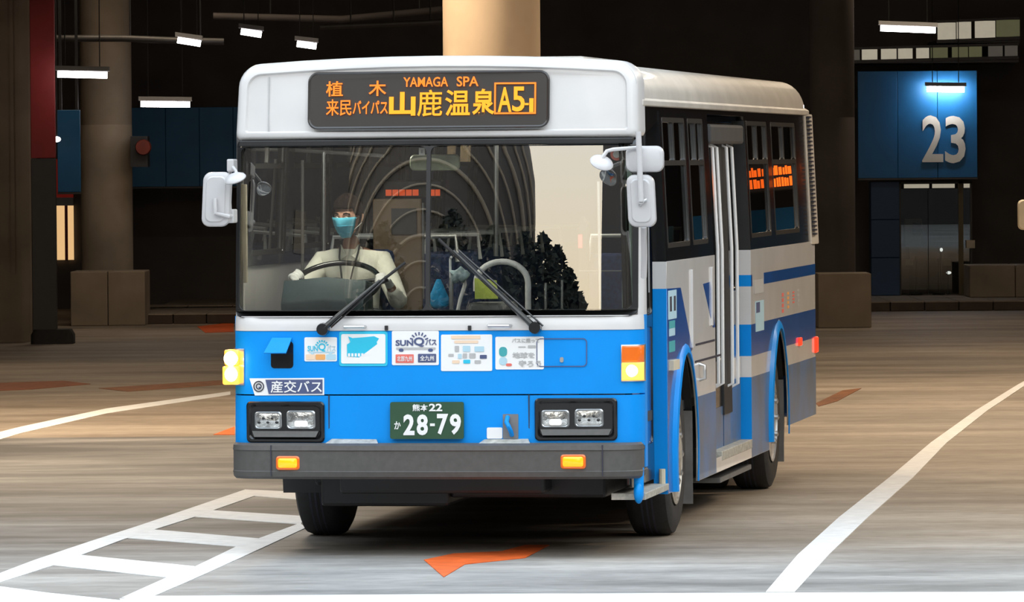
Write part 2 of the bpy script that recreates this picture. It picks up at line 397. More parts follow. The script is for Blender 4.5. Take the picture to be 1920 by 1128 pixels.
# concrete block at the foot of the dim column
def px_box(px0, py0, px1, py1, Y, depth):
    a, c = at(px0, py1, Y), at(px1, py0, Y)
    return (a.x, Y, a.z), (c.x, Y + depth, c.z)
def blk(name, m, px0, py0, px1, py1, Y, depth, label, cat, bevel=0.015, ground=True, group=None, lift=0.0):
    (x0, y0, z0), (x1, y1, z1) = px_box(px0, py0, px1, py1, Y, depth)
    if ground: z0 = lift
    o = empty(name, ((x0 + x1) / 2, y0, z0), 0, label, cat, group)
    n = max(1, round((x1 - x0) / 0.62)); w = (x1 - x0) / n
    for k in range(n):
        b = MB(); xa = x0 + k * w - (x0 + x1) / 2
        b.box((xa + 0.004, 0, 0), (xa + w - 0.004, y1 - y0, z1 - z0)); b.build('concrete_panel', m, o, 0, bevel)
    return o
blk('column_plinth', conc, 132, 508, 272, 590, 87.6, 1.2, 'square concrete plinth around the foot of the dim brown column', 'plinth')
blk('low_wall', conc, 1534, 512, 1634, 612, 83.6, 1.0, 'low concrete wall between bus tail and blue door pier', 'wall')
blk('low_wall.001', conc, 1818, 496, 1990, 556, 94.6, 1.3, 'low concrete wall on the far side of bay 23 door', 'wall', lift=0.15)

# kerbs
def kerb(name, px0, px1, py_top, py_bot, label, n):
    Y = G((px0 + px1) / 2, py_bot).y
    x0, x1 = at(px0, py_bot, Y).x, at(px1, py_bot, Y).x; h = 0.148
    o = empty(name, ((x0 + x1) / 2, Y, 0), 0, label, 'kerb'); w = (x1 - x0) / n
    for k in range(n):
        b = MB(); xa = (k - n / 2) * w
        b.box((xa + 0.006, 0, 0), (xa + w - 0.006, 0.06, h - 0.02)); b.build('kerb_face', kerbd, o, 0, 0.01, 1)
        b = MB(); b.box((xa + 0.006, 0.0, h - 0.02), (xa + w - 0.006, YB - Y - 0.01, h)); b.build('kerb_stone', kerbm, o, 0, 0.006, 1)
    return o
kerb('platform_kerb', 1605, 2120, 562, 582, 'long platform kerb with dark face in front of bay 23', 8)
kerb('platform_kerb.001', 262, 700, 592, 606, 'platform kerb of pale stones running in behind the bus front', 7)
blk('planter_wall', conc, 268, 571, 520, 592, 92.0, 0.8, 'low concrete edging along the dark rear wall behind the driver side mirror', 'edging', lift=0.16)

# pale square post with a red and black banner beside it, left side of the hall
PY = 80.0
a, c = at(-30, 640, PY), at(62, 640, PY)
o = empty('square_column', ((a.x + c.x) / 2, PY, 0), 0, 'wide brownish square column beside the red and black banner post', 'column')
b = MB(); w = (c.x - a.x) / 2
b.prism([(-w, 0, 0), (w - 0.03, 0, 0), (w, 0.03, 0), (w, 0.9, 0), (-w, 0.9, 0)], (0, 0, 6.8)); b.build('shaft', conc, o, 30)
for k in (0.15, 0.36):
    b = MB(); b.box((k * w, -0.015, 0.9), (k * w + 0.05, 0.0, 6.2)); b.build('cover_strip', conc, o, 0)
PY2 = 79.0
x0, x1 = at(58, 300, PY2).x, at(104, 300, PY2).x; zr = at(80, 297, PY2).z; zt = at(80, 62, PY2).z
o = empty('banner_post', ((x0 + x1) / 2, PY2, 0), 0, 'tall post board, red above and black below, on a heavy black foot', 'post')
hw = (x1 - x0) / 2
b = MB(); b.box((-hw, 0, 0.1), (hw, 0.12, zr)); b.build('black_board', M['black'], o, 0, 0.008)
b = MB(); b.box((-hw, 0, zr + 0.004), (hw, 0.12, 6.2)); b.build('red_board', signred, o, 0, 0.008)
xf = at(138, 640, PY2).x - (x0 + x1) / 2
b = MB(); b.loft([rr_ for rr_ in [[(px_, py_ - 0.12, z) for px_, py_ in rrect(-hw - 0.02 + s, 0 - s * 0, xf - s, 0.5, 0.08)] for z, s in ((0, 0), (0.12, 0.0), (0.19, 0.04))]]); b.build('foot', M['rubber'], o, 40)

# bay signs in blue along the dark wall
def sign(name, px0, py0, px1, py1, Y, label, m, cat='sign', nb=3):
    (x0, y0, z0), (x1, y1, z1) = px_box(px0, py0, px1, py1, Y, 0.10)
    o = empty(name, ((x0 + x1) / 2, Y, z0), 0, label, cat); w = (x1 - x0); h = z1 - z0
    for k in range(nb):
        b = MB(); b.box((-w / 2 + k * w / nb + 0.003, 0, 0), (-w / 2 + (k + 1) * w / nb - 0.003, 0.1, h)); b.build('sign_panel', m, o, 0, 0.004, 1)
    b = MB(); b.box((-w / 2, -0.01, -0.03), (w / 2, 0.1, -0.003)); b.build('bottom_rail', M['alu'], o, 0)
    for k in (-0.35, 0.35):
        b = MB()
        if Y > 90: b.box((k * w - 0.03, 0.1, h * 0.6), (k * w + 0.03, YB - Y, h * 0.6 + 0.06))
        else: b.box((k * w - 0.02, 0.03, h), (k * w + 0.02, 0.07, 6.8 - z0))
        b.build('bracket', M['black'], o, 0)
    return o, w, h
YS = 96.0
s23, w, h = sign('bay_sign', 1609, 132, 1832, 334, YS, 'blue bay sign numbered 23 under a fluorescent tube', signblue)
p0, p1 = at(1727, 304, YS), at(1811, 216, YS); ox = s23.location.x; oz = s23.location.z
FX = lambda a_, b_, t_: Vector((a_, -0.012 - t_, b_))
q2, q3 = at(1729, 304, YS), at(1768, 216, YS)
text_fit('numeral', '2', signink, s23, FX, q2.x - ox, q2.z - oz, q3.x - ox, q3.z - oz, 0.016, 0.02)
q2, q3 = at(1772, 306, YS), at(1810, 217, YS)
text_fit('numeral', '3', signink, s23, FX, q2.x - ox, q2.z - oz, q3.x - ox, q3.z - oz, 0.016, 0.02)
sign('bay_sign.001', 248, 200, 500, 350, YS, 'wide dark blue bay sign behind the driver side mirror', signblue, nb=4)
sign('bay_sign.002', 108, 206, 150, 360, 84.5, 'narrow blue bay sign between banner post and round column', signblue, nb=1)
so = empty('red_lamp_box', at(270, 300, 88.6), 0, 'small red orange lamp box on the edge of the round column', 'lamp')
b = MB(); r_ = at(283, 276, 88.6).x - at(268, 276, 88.6).x
b.lathe([(0.02, 0), (r_ * 0.9, 0.0), (r_, 0.03), (r_, 0.12), (0.02, 0.14)], (-0.01, -0.05, at(270, 276, 88.6).z - so.location.z), 'y', 20); b.build('lens', mat('dull_red_lens', (0.16, 0.02, 0.008), 0.5, var=0.3), so, 40)
b = MB(); b.box((-0.20, 0.05, -0.1), (0.05, 0.6, 0.35)); b.build('bracket', M['black'], so, 0)

# lit shop window behind the banner post
o = empty('lit_window', (at(120, 487, 97.94).x, 97.94, at(120, 487, 97.94).z), 0, 'narrow warm lit window with red header beside the banner post', 'window')
(x0, y0, z0), (x1, y1, z1) = px_box(102, 385, 138, 487, 97.94, 0.1); W_ = (x1 - x0) / 2; H_ = z1 - z0
b = MB(); b.box((-W_, 0, 0), (W_ * 0.12, 0.05, H_)); b.build('lit_pane', litwarm, o, 0)
b = MB(); b.box((-W_, 0.05, 0), (W_, 0.062, H_)); b.build('back_frame', M['black'], o, 0)
b = MB(); b.box((W_ * 0.42, 0, 0), (W_, 0.05, H_)); b.build('lit_pane', litwarm, o, 0)
b = MB(); b.box((W_ * 0.12, -0.02, 0), (W_ * 0.42, 0.05, H_)); b.build('mullion', signred, o, 0)
b = MB(); b.box((-W_, -0.01, H_), (W_, 0.05, H_ + 0.13)); b.build('grey_header', fixg, o, 0)
b = MB(); b.box((-W_, -0.01, H_ + 0.13), (W_, 0.05, H_ + 0.19)); b.box((-W_, -0.01, H_ + 0.19), (-W_ * 0.55, 0.05, H_ + 0.75)); b.build('red_frame', mat('glowing_red_paint', (0.45, 0.03, 0.02), 0.5, emit=(0.5, 0.02, 0.01), es=0.1), o, 0)  # a faint glow is put into the red of the frame

# ---- bay 23 doorway
YD = 96.5
(x0, _, z0), (x1, _, z1) = px_box(1684, 340, 1822, 552, YD, 0.1); z0 = 0.15
xm = (x0 + x1) / 2; W_ = (x1 - x0) / 2; H_ = z1 - z0
d = empty('bay_door', (xm, YD, 0.15), 0, 'glazed sliding door under the bay 23 sign', 'door')
b = MB(); b.box((-W_, -0.03, 0), (-W_ + 0.05, 0.06, H_)); b.build('jamb', M['alu'], d, 0)
b = MB(); xr = at(1797, 400, YD).x - xm
b.box((xr, -0.03, 0), (xr + 0.075, 0.06, H_)); b.build('jamb', mat('olive_jamb', (0.12, 0.09, 0.04), 0.5), d, 0)
b = MB(); b.box((W_ - 0.03, -0.03, 0), (W_, 0.06, H_)); b.build('jamb', M['alu'], d, 0)
b = MB(); b.box((-W_, -0.03, H_ - 0.03), (W_, 0.06, H_)); b.build('head_rail', M['alu'], d, 0)
for (pa, pb) in ((1696, 1743), (1749, 1791), (1808, 1822)):
    b = MB(); b.box((at(pa, 400, YD).x - xm, 0.07, H_ - 0.10), (at(pb, 400, YD).x - xm, 0.10, H_ - 0.035)); b.build('lit_transom', litcool, d, 0)
for (xa, xb) in ((-W_ + 0.05, (-W_ + xr) / 2 - 0.005), ((-W_ + xr) / 2 + 0.005, xr), (xr + 0.075, W_ - 0.03)):
    b = MB(); b.box((xa, 0.0, 0.02), (xb, 0.012, H_ - 0.11)); b.build('door_pane', M['glass'], d, 0)
(xa, _, za), (xb, _, zb) = px_box(1634, 340, 1686, 552, YD - 0.25, 0.5)
o = empty('door_pier', ((xa + xb) / 2, YD - 0.25, 0.15), 0, 'dark blue square pier beside the bay 23 door', 'pier')
for k in range(3):
    b = MB(); wz = (zb - 0.15) / 3
    b.box((-(xb - xa) / 2, 0, k * wz + 0.003), ((xb - xa) / 2, 0.5, (k + 1) * wz - 0.003)); b.build('pier_panel', mat('pier_blue', (0.008, 0.05, 0.14), 0.5), o, 0, 0.006, 1)
# inside the bay: notice box, stools and a rail
YI = YD + 0.35
(xa, _, za), (xb, _, zb) = px_box(1697, 410, 1729, 462, YI, 0.2)
o = empty('ticket_machine', ((xa + xb) / 2, YI, 0.15), 0, 'cream ticket machine with a dark screen behind the bay 23 door', 'machine')
hw = (xb - xa) / 2
b = MB(); b.box((-hw, 0, za - 0.15), (hw, 0.2, zb - 0.15)); b.build('cabinet', M['cream'], o, 0, 0.01)
b = MB(); b.box((-hw * 0.1, -0.012, za - 0.15 + (zb - za) * 0.45), (hw * 0.85, 0.0, zb - 0.21)); b.build('dark_screen', M['gloss'], o, 0)
b = MB(); b.box((-hw * 0.5, 0.05, 0), (hw * 0.5, 0.15, za - 0.15)); b.build('stand', M['dark'], o, 0)
for k, px in enumerate((1717, 1759)):
    o = empty('stanchion' if k == 0 else 'stanchion.001', (at(px, 500, YI).x, YI - 0.1, 0.15), 0, ['thin steel stanchion below the cream ticket machine', 'thin steel stanchion under the bright door reflection'][k], 'stanchion')
    hz = at(px, 480 + 5 * k, YI).z - 0.15
    b = MB(); b.tube([(0, 0, 0.02), (0, 0, hz)], 0.018, 8); b.build('post', M['alu'], o, 40)
    b = MB(); b.lathe([(0.10, 0), (0.10, 0.02), (0.03, 0.035)], (0, 0, 0), 'z', 16); b.build('base', M['alu'], o, 40)
for k, (px0, py0, px1, py1) in enumerate(((1698, 486, 1712, 497), (1769, 486, 1783, 498), (1812, 450, 1828, 465))):
    (xa, _, za), (xb, _, zb) = px_box(px0, py0, px1, py1, YI - 0.05 if k < 2 else YD - 0.1, 0.02)
    o = empty(['notice_card', 'notice_card.001', 'notice_card.002'][k], ((xa + xb) / 2, YI - 0.05 if k < 2 else YD - 0.1, za), 0,
              ['small pale notice hung low under the cream ticket machine', 'small pale notice beside the bright reflection in bay 23 door', 'small pale notice on the wall past the bay 23 door'][k], 'notice')
    b = MB(); b.box((-(xb - xa) / 2, 0, 0), ((xb - xa) / 2, 0.012, zb - za)); b.build('card', M['cream'], o, 0)
    b = MB(); b.box((-0.006, 0.012, 0.15 - za), (0.006, 0.02, zb - za)); b.build('holder', M['alu'], o, 0)
o = empty('door_glow', at(1765, 468, YI), 0, 'tiny glowing spot for a bright reflection in the bay 23 door glass', 'lamp')
b = MB(); b.sphere((0, 0, 0), (0.025, 0.025, 0.03)); b.build('bulb', M['spark'], o, 40)  # glowing ball stands in for the bright reflection in the door
b = MB(); b.tube([(0.0, 0.0, 0.02), (0.0, 0.06, 0.02), (0.0, 0.06, 0.15 - o.location.z)], 0.012); b.build('stalk', M['alu'], o, 40)
o = empty('door_glow.001', at(1779, 511, YI), 0, 'small glowing spot low behind the bay 23 door glass', 'lamp')
b = MB(); b.sphere((0, 0, 0), (0.04, 0.025, 0.025)); b.build('bulb', M['spark'], o, 40)
b = MB(); b.tube([(0.0, 0.02, -0.02), (0.0, 0.06, -0.02), (0.0, 0.06, 0.15 - o.location.z)], 0.012); b.build('stalk', M['alu'], o, 40)

# lit strip windows over bay 23
def strip(name, px0, py0, px1, py1, Y, splits, label, m, rise=0.0):
    (x0, _, z0), (x1, _, z1) = px_box(px0, py0, px1, py1, Y, 0.1); xc = (x0 + x1) / 2
    o = empty(name, (xc, Y, z0), 0, label, 'window'); H_ = z1 - z0
    for (pa, pb, mm) in splits:
        xa, xb = at(pa, py0, Y).x - xc, at(pb, py0, Y).x - xc; dz = rise * ((pa + pb) / 2 - px0) / (px1 - px0)
        b = MB(); b.box((xa, 0, dz), (xb, 0.03, H_ + dz)); b.build('pane', mm, o, 0)
    b = MB(); za = -0.05
    b.prism([(x0 - xc, -0.03, za), (x1 - xc, -0.03, za + rise), (x1 - xc, -0.03, 0.0 + rise), (x0 - xc, -0.03, 0.0)], (0, 0.08, 0)); b.build('sill', M['black'], o, 0)
    b = MB(); b.prism([(x0 - xc, -0.03, H_), (x1 - xc, -0.03, H_ + rise), (x1 - xc, -0.03, H_ + 0.04 + rise), (x0 - xc, -0.03, H_ + 0.04)], (0, 0.08, 0)); b.build('head', M['black'], o, 0)
    b = MB(); b.box((x0 - xc, 0.03, -0.05), (x1 - xc, YB - Y, -0.01)); b.build('ledge', M['black'], o, 0)
    return o
dimg = mat('dim_olive_glass', (0.2, 0.2, 0.12), 0.5, emit=(0.6, 0.6, 0.3), es=0.10)
dim2 = mat('dim_grey_glass', (0.15, 0.15, 0.14), 0.5, emit=(0.6, 0.55, 0.45), es=0.08)
strip('strip_window', 1590, 91, 1910, 113, YS - 0.1, [(1590, 1612, dim2), (1616, 1645, litcool), (1652, 1681, litcool), (1684, 1711, litcool), (1718, 1742, litcool), (1745, 1777, dimg), (1785, 1815, dimg), (1817, 1841, dimg), (1853, 1880, dim2), (1884, 1908, dim2)], 'lower row of lit panes over the bay 23 sign', litcool, 0.05)
strip('strip_window.001', 1756, 42, 1912, 75, YS - 0.1, [(1758, 1792, litcool), (1794, 1821, litcool), (1828, 1866, litcool), (1868, 1912, dimg)], 'upper row of taller lit panes under the ceiling', litcool, 0.05)

# fluorescent tubes hung in the hall
def tube_light(k, px0, py0, px1, py1, Y, label, power=1.0):
    a, c = at(px0, py0, Y), at(px1, py1, Y); mid = (a + c) / 2; L_ = (c.x - a.x) / 2; dz = (c.z - a.z) / 2
    o = empty('tube_light' if k == 0 else 'tube_light.%03d' % k, mid, 0, label, 'light', 'fluorescent tubes hanging in the hall')
    r_ = 0.042
    b = MB(); b.tube([(-L_, 0, -dz), (L_, 0, dz)], r_, 12); b.build('tube', M['tube_strong' if k == 6 else 'tube'], o, 40)
    b = MB(); b.prism([(-L_ - 0.03, -0.07, -dz + 0.05), (L_ + 0.03, -0.07, dz + 0.05), (L_ + 0.03, -0.05, dz + 0.11), (-L_ - 0.03, -0.05, -dz + 0.11)], (0, 0.12, 0)); b.build('housing', fixg, o, 0)
    for s in (-0.7, 0.7):
        b = MB(); b.tube([(s * L_, 0, s * dz + 0.1), (s * L_, 0, min(6.8 - mid.z, 4.0))], 0.008, 6); b.build('rod', M['black'], o, 40)
tube_light(0, 108, 139, 201, 141, 78.5, 'fluorescent tube in front of the red banner post top')
tube_light(1, 264, 195, 356, 196, 88.0, 'fluorescent tube hanging before the wide dark blue sign')
tube_light(2, 333, 75, 376, 82, 84.0, 'short tilted fluorescent tube, lowest at the end of the grey pipe')
tube_light(3, 452, 59, 490, 65, 82.0, 'short tilted fluorescent tube, highest of the three above the bus corner')
tube_light(4, 557, 82, 593, 87, 84.0, 'short tilted fluorescent tube nearest the bus destination visor')
tube_light(5, 1651, 53, 1754, 57, 88.0, 'fluorescent tube mounted under the lit panes above bay 23')
tube_light(6, 1738, 167, 1808, 168, YS - 0.24, 'fluorescent tube lighting the 23 on its sign')
o = empty('spot_lamp', at(106, 261, 84.0), 0, 'small bright lamp beside the narrow blue sign', 'lamp')
b = MB(); b.sphere((0, 0, 0), (0.06, 0.05, 0.04)); b.build('bulb', M['spark'], o, 40)
b = MB(); b.tube([(0, 0.02, 0.03), (0, 0.02, 6.8 - o.location.z)], 0.012); b.build('stem', M['black'], o, 40)
# pipes and cable trays under the ceiling
pipe = mat('grey_conduit', (0.06, 0.057, 0.055), 0.5, 0.3, var=0.2)
def conduit(k, pts, r, Y, label, m=pipe):
    P = [at(x, y, Y) for x, y in pts]; c = P[0].copy()
    o = empty('ceiling_pipe' if k == 0 else 'ceiling_pipe.%03d' % k, c, 0, label, 'pipe')
    b = MB(); b.tube([p - c for p in P], r, 10); b.build('pipe_run', m, o, 40)
    for q in (0.25, 0.6, 0.9):
        p = P[0].lerp(P[-1], q) - c
        b = MB(); b.tube([p, p + Vector((0, 0, 6.8 - c.z - p.z))], 0.012, 6); b.build('hanger', M['black'], o, 40)
conduit(0, [(-20, 72), (230, 72), (330, 76), (420, 78)], 0.05, 85.0, 'long grey pipe running across to the lowest tilted tube')
conduit(1, [(600, 50), (800, 42), (830, 40)], 0.04, 80.0, 'sloping grey cable tray ending at the beige column')
conduit(2, [(400, 30), (640, 36), (830, 18)], 0.05, 86.0, 'dull pipe highest under the ceiling above the three tilted tubes', darkw)
o = empty('wall_panel', at(1926, 402, 60), 0, 'pale yellow rounded panel cut by the picture edge', 'panel')
b = MB(); (xa, _, za), (xb, _, zb) = px_box(1909, 374, 1945, 431, 60.0, 0.05); c = o.location
b.loft([[(x - c.x, yy, z - c.z) for x, z in rrect(xa + s, za + s, xb - s, zb - s, 0.05)] for yy, s in ((0, 0.01), (0.02, 0), (0.06, 0))]); b.build('panel_face', M['cream'], o, 30)
b = MB(); b.tube([(0.06, 0.1, 0.0), (0.06, 0.1, -c.z)], 0.03, 8); b.build('post', M['alu'], o, 40)

# ---- road markings
def marking(name, polys, m, label, cat='road marking', z=0.004):
    o = empty(name, (G(*polys[0][0]).x, G(*polys[0][0]).y, 0), 0, label, cat); c = o.location.copy()
    for P in polys:
        pts = [G(*p) - c for p in P]
        b = MB(); b.prism([(p.x, p.y, 0.0005) for p in pts], (0, 0, z - 0.0005 * (len(P) == 4))); b.build('painted_stripe', m, o, 0)
    return o
marking('hatched_marking', [
    [(0, 1075), (0, 1092), (100, 1060), (233, 1011), (360, 971), (477, 930), (460, 918), (360, 952), (260, 986), (167, 1016), (63, 1051)],
    [(224, 1123), (290, 1117), (360, 1087), (493, 1027), (573, 990), (563, 981), (490, 1008), (443, 1025), (367, 1062), (313, 1083)],
    [(460, 918), (477, 930), (575, 938), (575, 923)],
    [(400, 957), (364, 969), (563, 983), (575, 968)],
    [(288, 993), (240, 1009), (444, 1025), (488, 1010)],
    [(143, 1040), (101, 1060), (314, 1083), (365, 1062)]],
    paintw, 'white ladder hatching on the floor beside the bus front wheel')
marking('edge_line', [[(-60, 1092), (0, 1100), (90, 1112), (225, 1126), (225, 1150), (-60, 1150)], [(225, 1122), (290, 1118), (980, 1114), (1960, 1110), (1960, 1150), (225, 1150)]], paintw, 'broad white line across the floor nearest the camera')
def band(pts, z=0.004):
    return [(x - w_, y) for x, y, w_ in pts] + [(x + w_, y) for x, y, w_ in pts[::-1]]
marking('lane_line', [band([(1463, 1110, 27), (1525, 1040, 29), (1600, 970, 27), (1690, 895, 22), (1760, 830, 15), (1840, 770, 11), (1915, 722, 8), (1990, 680, 7)])], paintw, 'long white lane line curving away on the open side of the bus')
marking('lane_line.001', [[(-20, 822), (0, 824), (40, 812), (200, 775), (432, 740), (432, 734), (200, 766), (40, 800), (-20, 815)]], paintw, 'thin white lane line running to the blinking turn signal')
marking('turn_arrow', [[(795, 1050), (832, 1082), (872, 1058), (985, 1046), (1030, 1022), (985, 1022), (940, 1034), (850, 1038)]], painto, 'orange arrow painted under the bus nose')
marking('orange_patch', [[(-10, 718), (120, 714), (170, 720), (60, 730), (-10, 733)]], mat('faded_orange_paint', (0.30, 0.10, 0.04), 0.7, var=0.4), 'faded orange floor patch below the banner post')
marking('orange_patch.001', [[(185, 728), (430, 712), (430, 720), (240, 734)]], mat('worn_orange_paint', (0.30, 0.13, 0.06), 0.7, var=0.4), 'long worn orange streak on the floor before the thin lane line')
marking('orange_patch.002', [[(370, 612), (438, 604), (438, 622), (385, 624)]], painto, 'short orange floor mark behind the driver side mirror')
marking('orange_patch.003', [[(400, 815), (440, 800), (440, 815)]], painto, 'small bright orange triangle at the floor joint by the bus corner')
marking('orange_patch.004', [[(1530, 756), (1580, 732), (1615, 728), (1570, 752), (1535, 762)]], mat('dull_orange_paint', (0.24, 0.09, 0.03), 0.7, var=0.4), 'dull orange stroke on the floor behind the bus tail')

# ---- the town across the road, mirrored in the windscreen, plus added sky-blocking slabs
def tower():
    c1 = refl(1003, 430, 70.0); c0 = refl(640, 430, 70.0)
    ctr = (c1 + c0) / 2; R_ = (Vector((c1.x, c1.y)) - Vector((c0.x, c0.y))).length / 2; ctr.z = 0
    zt = refl(960, 262, 70.0).z
    o = empty('round_building', ctr, 0, 'round ribbed building mirrored in the windscreen', 'building')
    b = MB(); b.lathe([(R_, 0), (R_, zt * 0.72), (R_ * 0.985, zt * 0.85), (R_ * 0.93, zt * 0.96), (R_ * 0.82, zt * 1.05), (R_ * 0.5, zt * 1.15), (0.3, zt * 1.18)], (0, 0, 0), 'z', 72); b.build('drum', outdoor, o, 40)
    df = Vector((BUS_O.x - ctr.x, BUS_O.y - ctr.y)); ac = math.atan2(df.y, df.x) + 0.15
    for k in range(12):
        w_ = 0.12 + 0.125 * k; h_ = zt * (0.22 + 0.085 * k); pts = []
        for j in range(41):
            t = PI * j / 40; a_ = ac - w_ * math.cos(t); z = zt * 0.12 + h_ * math.sin(t) ** 0.75
            rr = R_ + 0.1 if z < zt * 0.72 else R_ * (1 - 0.22 * ((z - zt * 0.72) / (zt * 0.4)) ** 2) + 0.12
            pts.append((math.cos(a_) * rr, math.sin(a_) * rr, min(z, zt * 1.12)))
        b = MB(); b.tube(pts, 0.085 if k % 3 else 0.14, 6); b.build('facade_rib', ribm, o, 40)
    return ctr, R_
tw, twR = tower()
def block(name, pxa, pxb, t, z1, dep, label, m=outdoor):
    a_, c_ = refl(pxa, 430, t), refl(pxb, 430, t); a_.z = c_.z = 0; dv = (c_ - a_); nrm = Vector((dv.y, -dv.x, 0)).normalized()
    if nrm.y > 0: nrm = -nrm
    o = empty(name, a_, 0, label, 'building'); P = [Vector((0, 0, 0)), dv, dv + nrm * dep, nrm * dep]
    b = MB(); b.prism(P, (0, 0, z1)); b.build('wall_mass', m, o, 0)
    n = 9
    for k in range(n):
        q = dv * ((k + 0.5) / n)
        b = MB(); s = dv.normalized() * 0.35
        b.prism([q - s - nrm * 0.06, q + s - nrm * 0.06, q + s + nrm * 0.01, q - s + nrm * 0.01], (0, 0, 2.2)); b.map(lambda p: p + Vector((0, 0, z1 * 0.5))); b.build('window', M['gloss'], o, 0)
    return o
block('terminal_wing', 455, 650, 48.0, 17.0, 10, 'dark flat terminal wing mirrored in front of the driver')
def slab_building(name, p0, p1, z1, dep, label):
    a_ = Vector((p0[0], p0[1], 0)); dv = Vector((p1[0] - p0[0], p1[1] - p0[1], 0)); n_ = Vector((-dv.y, dv.x, 0)).normalized() * dep
    o = empty(name, a_, 0, label, 'building'); b = MB(); b.prism([Vector((0, 0, 0)), dv, dv + n_, n_], (0, 0, z1)); b.build('wall_mass', outdoor, o, 0)
    b = MB(); b.prism([-n_ * 0.02, dv - n_ * 0.02, dv, Vector((0, 0, 0))], (0, 0, 0.5)); b.map(lambda p: p + Vector((0, 0, z1 - 0.4))); b.build('parapet', ribm, o, 0)
    return o
pE = refl(1128, 430, 52.0); slab_building('added_dark_block', (pE.x, pE.y), (pE.x + 26, pE.y - 3), 24, -9, 'added dark block ending the mirrored sky at the kerb side edge of the windscreen')
slab_building('low_sky_block', (8.0, -34.0), (60.0, -30.0), 15, -9, 'added dark block on the open side behind the camera, screening low sky')
slab_building('low_sky_block.001', (-75.0, -40.0), (-37.0, -36.0), 14, -9, 'added dark block beyond the round building, screening low sky')
slab_building('added_side_block.001', (24.0, 38.0), (24.0, -10.0), 12, 3, 'added dark block along the open side of the forecourt, screening low sky')
slab_building('added_side_block', (-24.0, 6.0), (-24.0, 38.0), 15, 3, 'added dark block covering mirrored sky at the driver side edge of the windscreen')
def tree(k, p, h, w_, label):
    o = empty('street_tree' if k == 0 else 'street_tree.%03d' % k, (p.x, p.y, 0), 0, label, 'tree', 'street trees across the road')
    b = MB(); b.tube([(0, 0, 0), (0.05, 0, h * 0.4), (0, 0.05, h * 0.8)], [0.2, 0.15, 0.06], 8); b.build('trunk', barkm, o, 40)
    b = MB()
    for j in range(1100):
        zz = random.random(); rr = w_ * min(1.0, 1.25 * (1 - zz)) ** 0.6 * math.sqrt(random.random()) ; a_ = random.random() * 2 * PI
        c_ = Vector((math.cos(a_) * rr, math.sin(a_) * rr, h * (0.18 + 0.82 * zz))); s = 0.10 + random.random() * 0.2
        d1 = Vector((random.uniform(-1, 1), random.uniform(-1, 1), random.uniform(-1, 1))).normalized() * s; d2 = d1.cross(Vector((random.uniform(-1, 1), random.uniform(-1, 1), random.uniform(-1, 1)))).normalized() * s * 0.6
        b.add([c_ - d1, c_ + d2, c_ + d1, c_ - d2], [(0, 1, 2, 3)])
    b.build('foliage', leafm, o, 0)
for k, (px, py, t, w_, lb) in enumerate(((720, 420, 38.0, 2.0, 'dark street tree mirrored beside the round rail, farthest from the sky patch'), (850, 392, 46.0, 2.2, 'tallest dark street tree mirrored before the round building'),
        (925, 425, 39.0, 1.9, 'dark street tree mirrored above the yellow card'), (985, 436, 47.0, 1.9, 'dark street tree mirrored at the edge of the round building'), (1018, 440, 41.0, 1.7, 'dark street tree mirrored tallest against the pale sky'),
        (1045, 462, 48.0, 1.7, 'dark street tree mirrored second against the pale sky'), (1066, 505, 43.0, 1.3, 'small dark street tree mirrored third against the pale sky'), (1085, 550, 49.0, 1.2, 'lowest dark street tree mirrored at the end of the row'))):
    p = refl(px, py, t); tree(k, p, p.z, w_, lb)

# ================================================================== THE BUS  (bus space: x to the kerb side, y backwards, z up)
bus = empty('city_bus', BUS_O, -TH, 'blue and white city bus with lit destination board and driver', 'bus')
LB = 9.97
def P(name, b, m, parent=None, smooth=35, bevel=0, label=None):
    o = b.build(name, m, parent or bus, smooth, bevel)
    if label: o['label'] = label
    return o
def front_fn(off, th_dir=-1):        # plan x,z -> curved front, thickness towards the camera
    return lambda a_, b_, t_: Vector((a_, ysurf(a_, b_) + off - t_, b_))
def fgrid(name, xs, z0, z1, m, off=0.0, back=0.03, parent=None, nz=4):
    """a curved strip of the front between heights z0 and z1, with thickness"""
    loops = []
    for j in range(nz + 1):
        z = z0 + (z1 - z0) * j / nz
        fr = [Vector((x, ysurf(x, z) + off, z)) for x in xs]; bk = [Vector((x * 0.985, ysurf(x, z) + off + back, z)) for x in xs[::-1]]
        loops.append(fr + bk)
    b = MB(); b.loft(loops); return P(name, b, m, parent, 35)
XS = [-1.2349, -1.232, -1.222, -1.205, -1.18, -1.15, -1.105] + [-1.0 + 0.2 * k for k in range(11)] + [1.105, 1.15, 1.18, 1.205, 1.222, 1.232, 1.2349]
zBT = FS(800, 830).z; zBB = FS(800, 897).z; zSEAM = FS(800, 740).z; zBL = FS(800, 620).z; zWB = FS(800, 592).z; zWT = FS(800, 264).z
fgrid('lower_front_panel', XS, zBT - 0.02, zSEAM - 0.004, M['blue'])
fgrid('upper_front_panel', XS, zSEAM + 0.004, zBL, M['blue'])
fgrid('front_belt_panel', XS, zBL + 0.002, zWB, M['white'], off=-0.004)
for px in (617, 992):
    x = FS(px, 785).x
    b = MB(); b.box((x - 0.003, ysurf(x, 0.8) - 0.0015, zBT), (x + 0.003, ysurf(x, 0.8) + 0.01, zSEAM)); P('panel_joint', b, M['ink'])

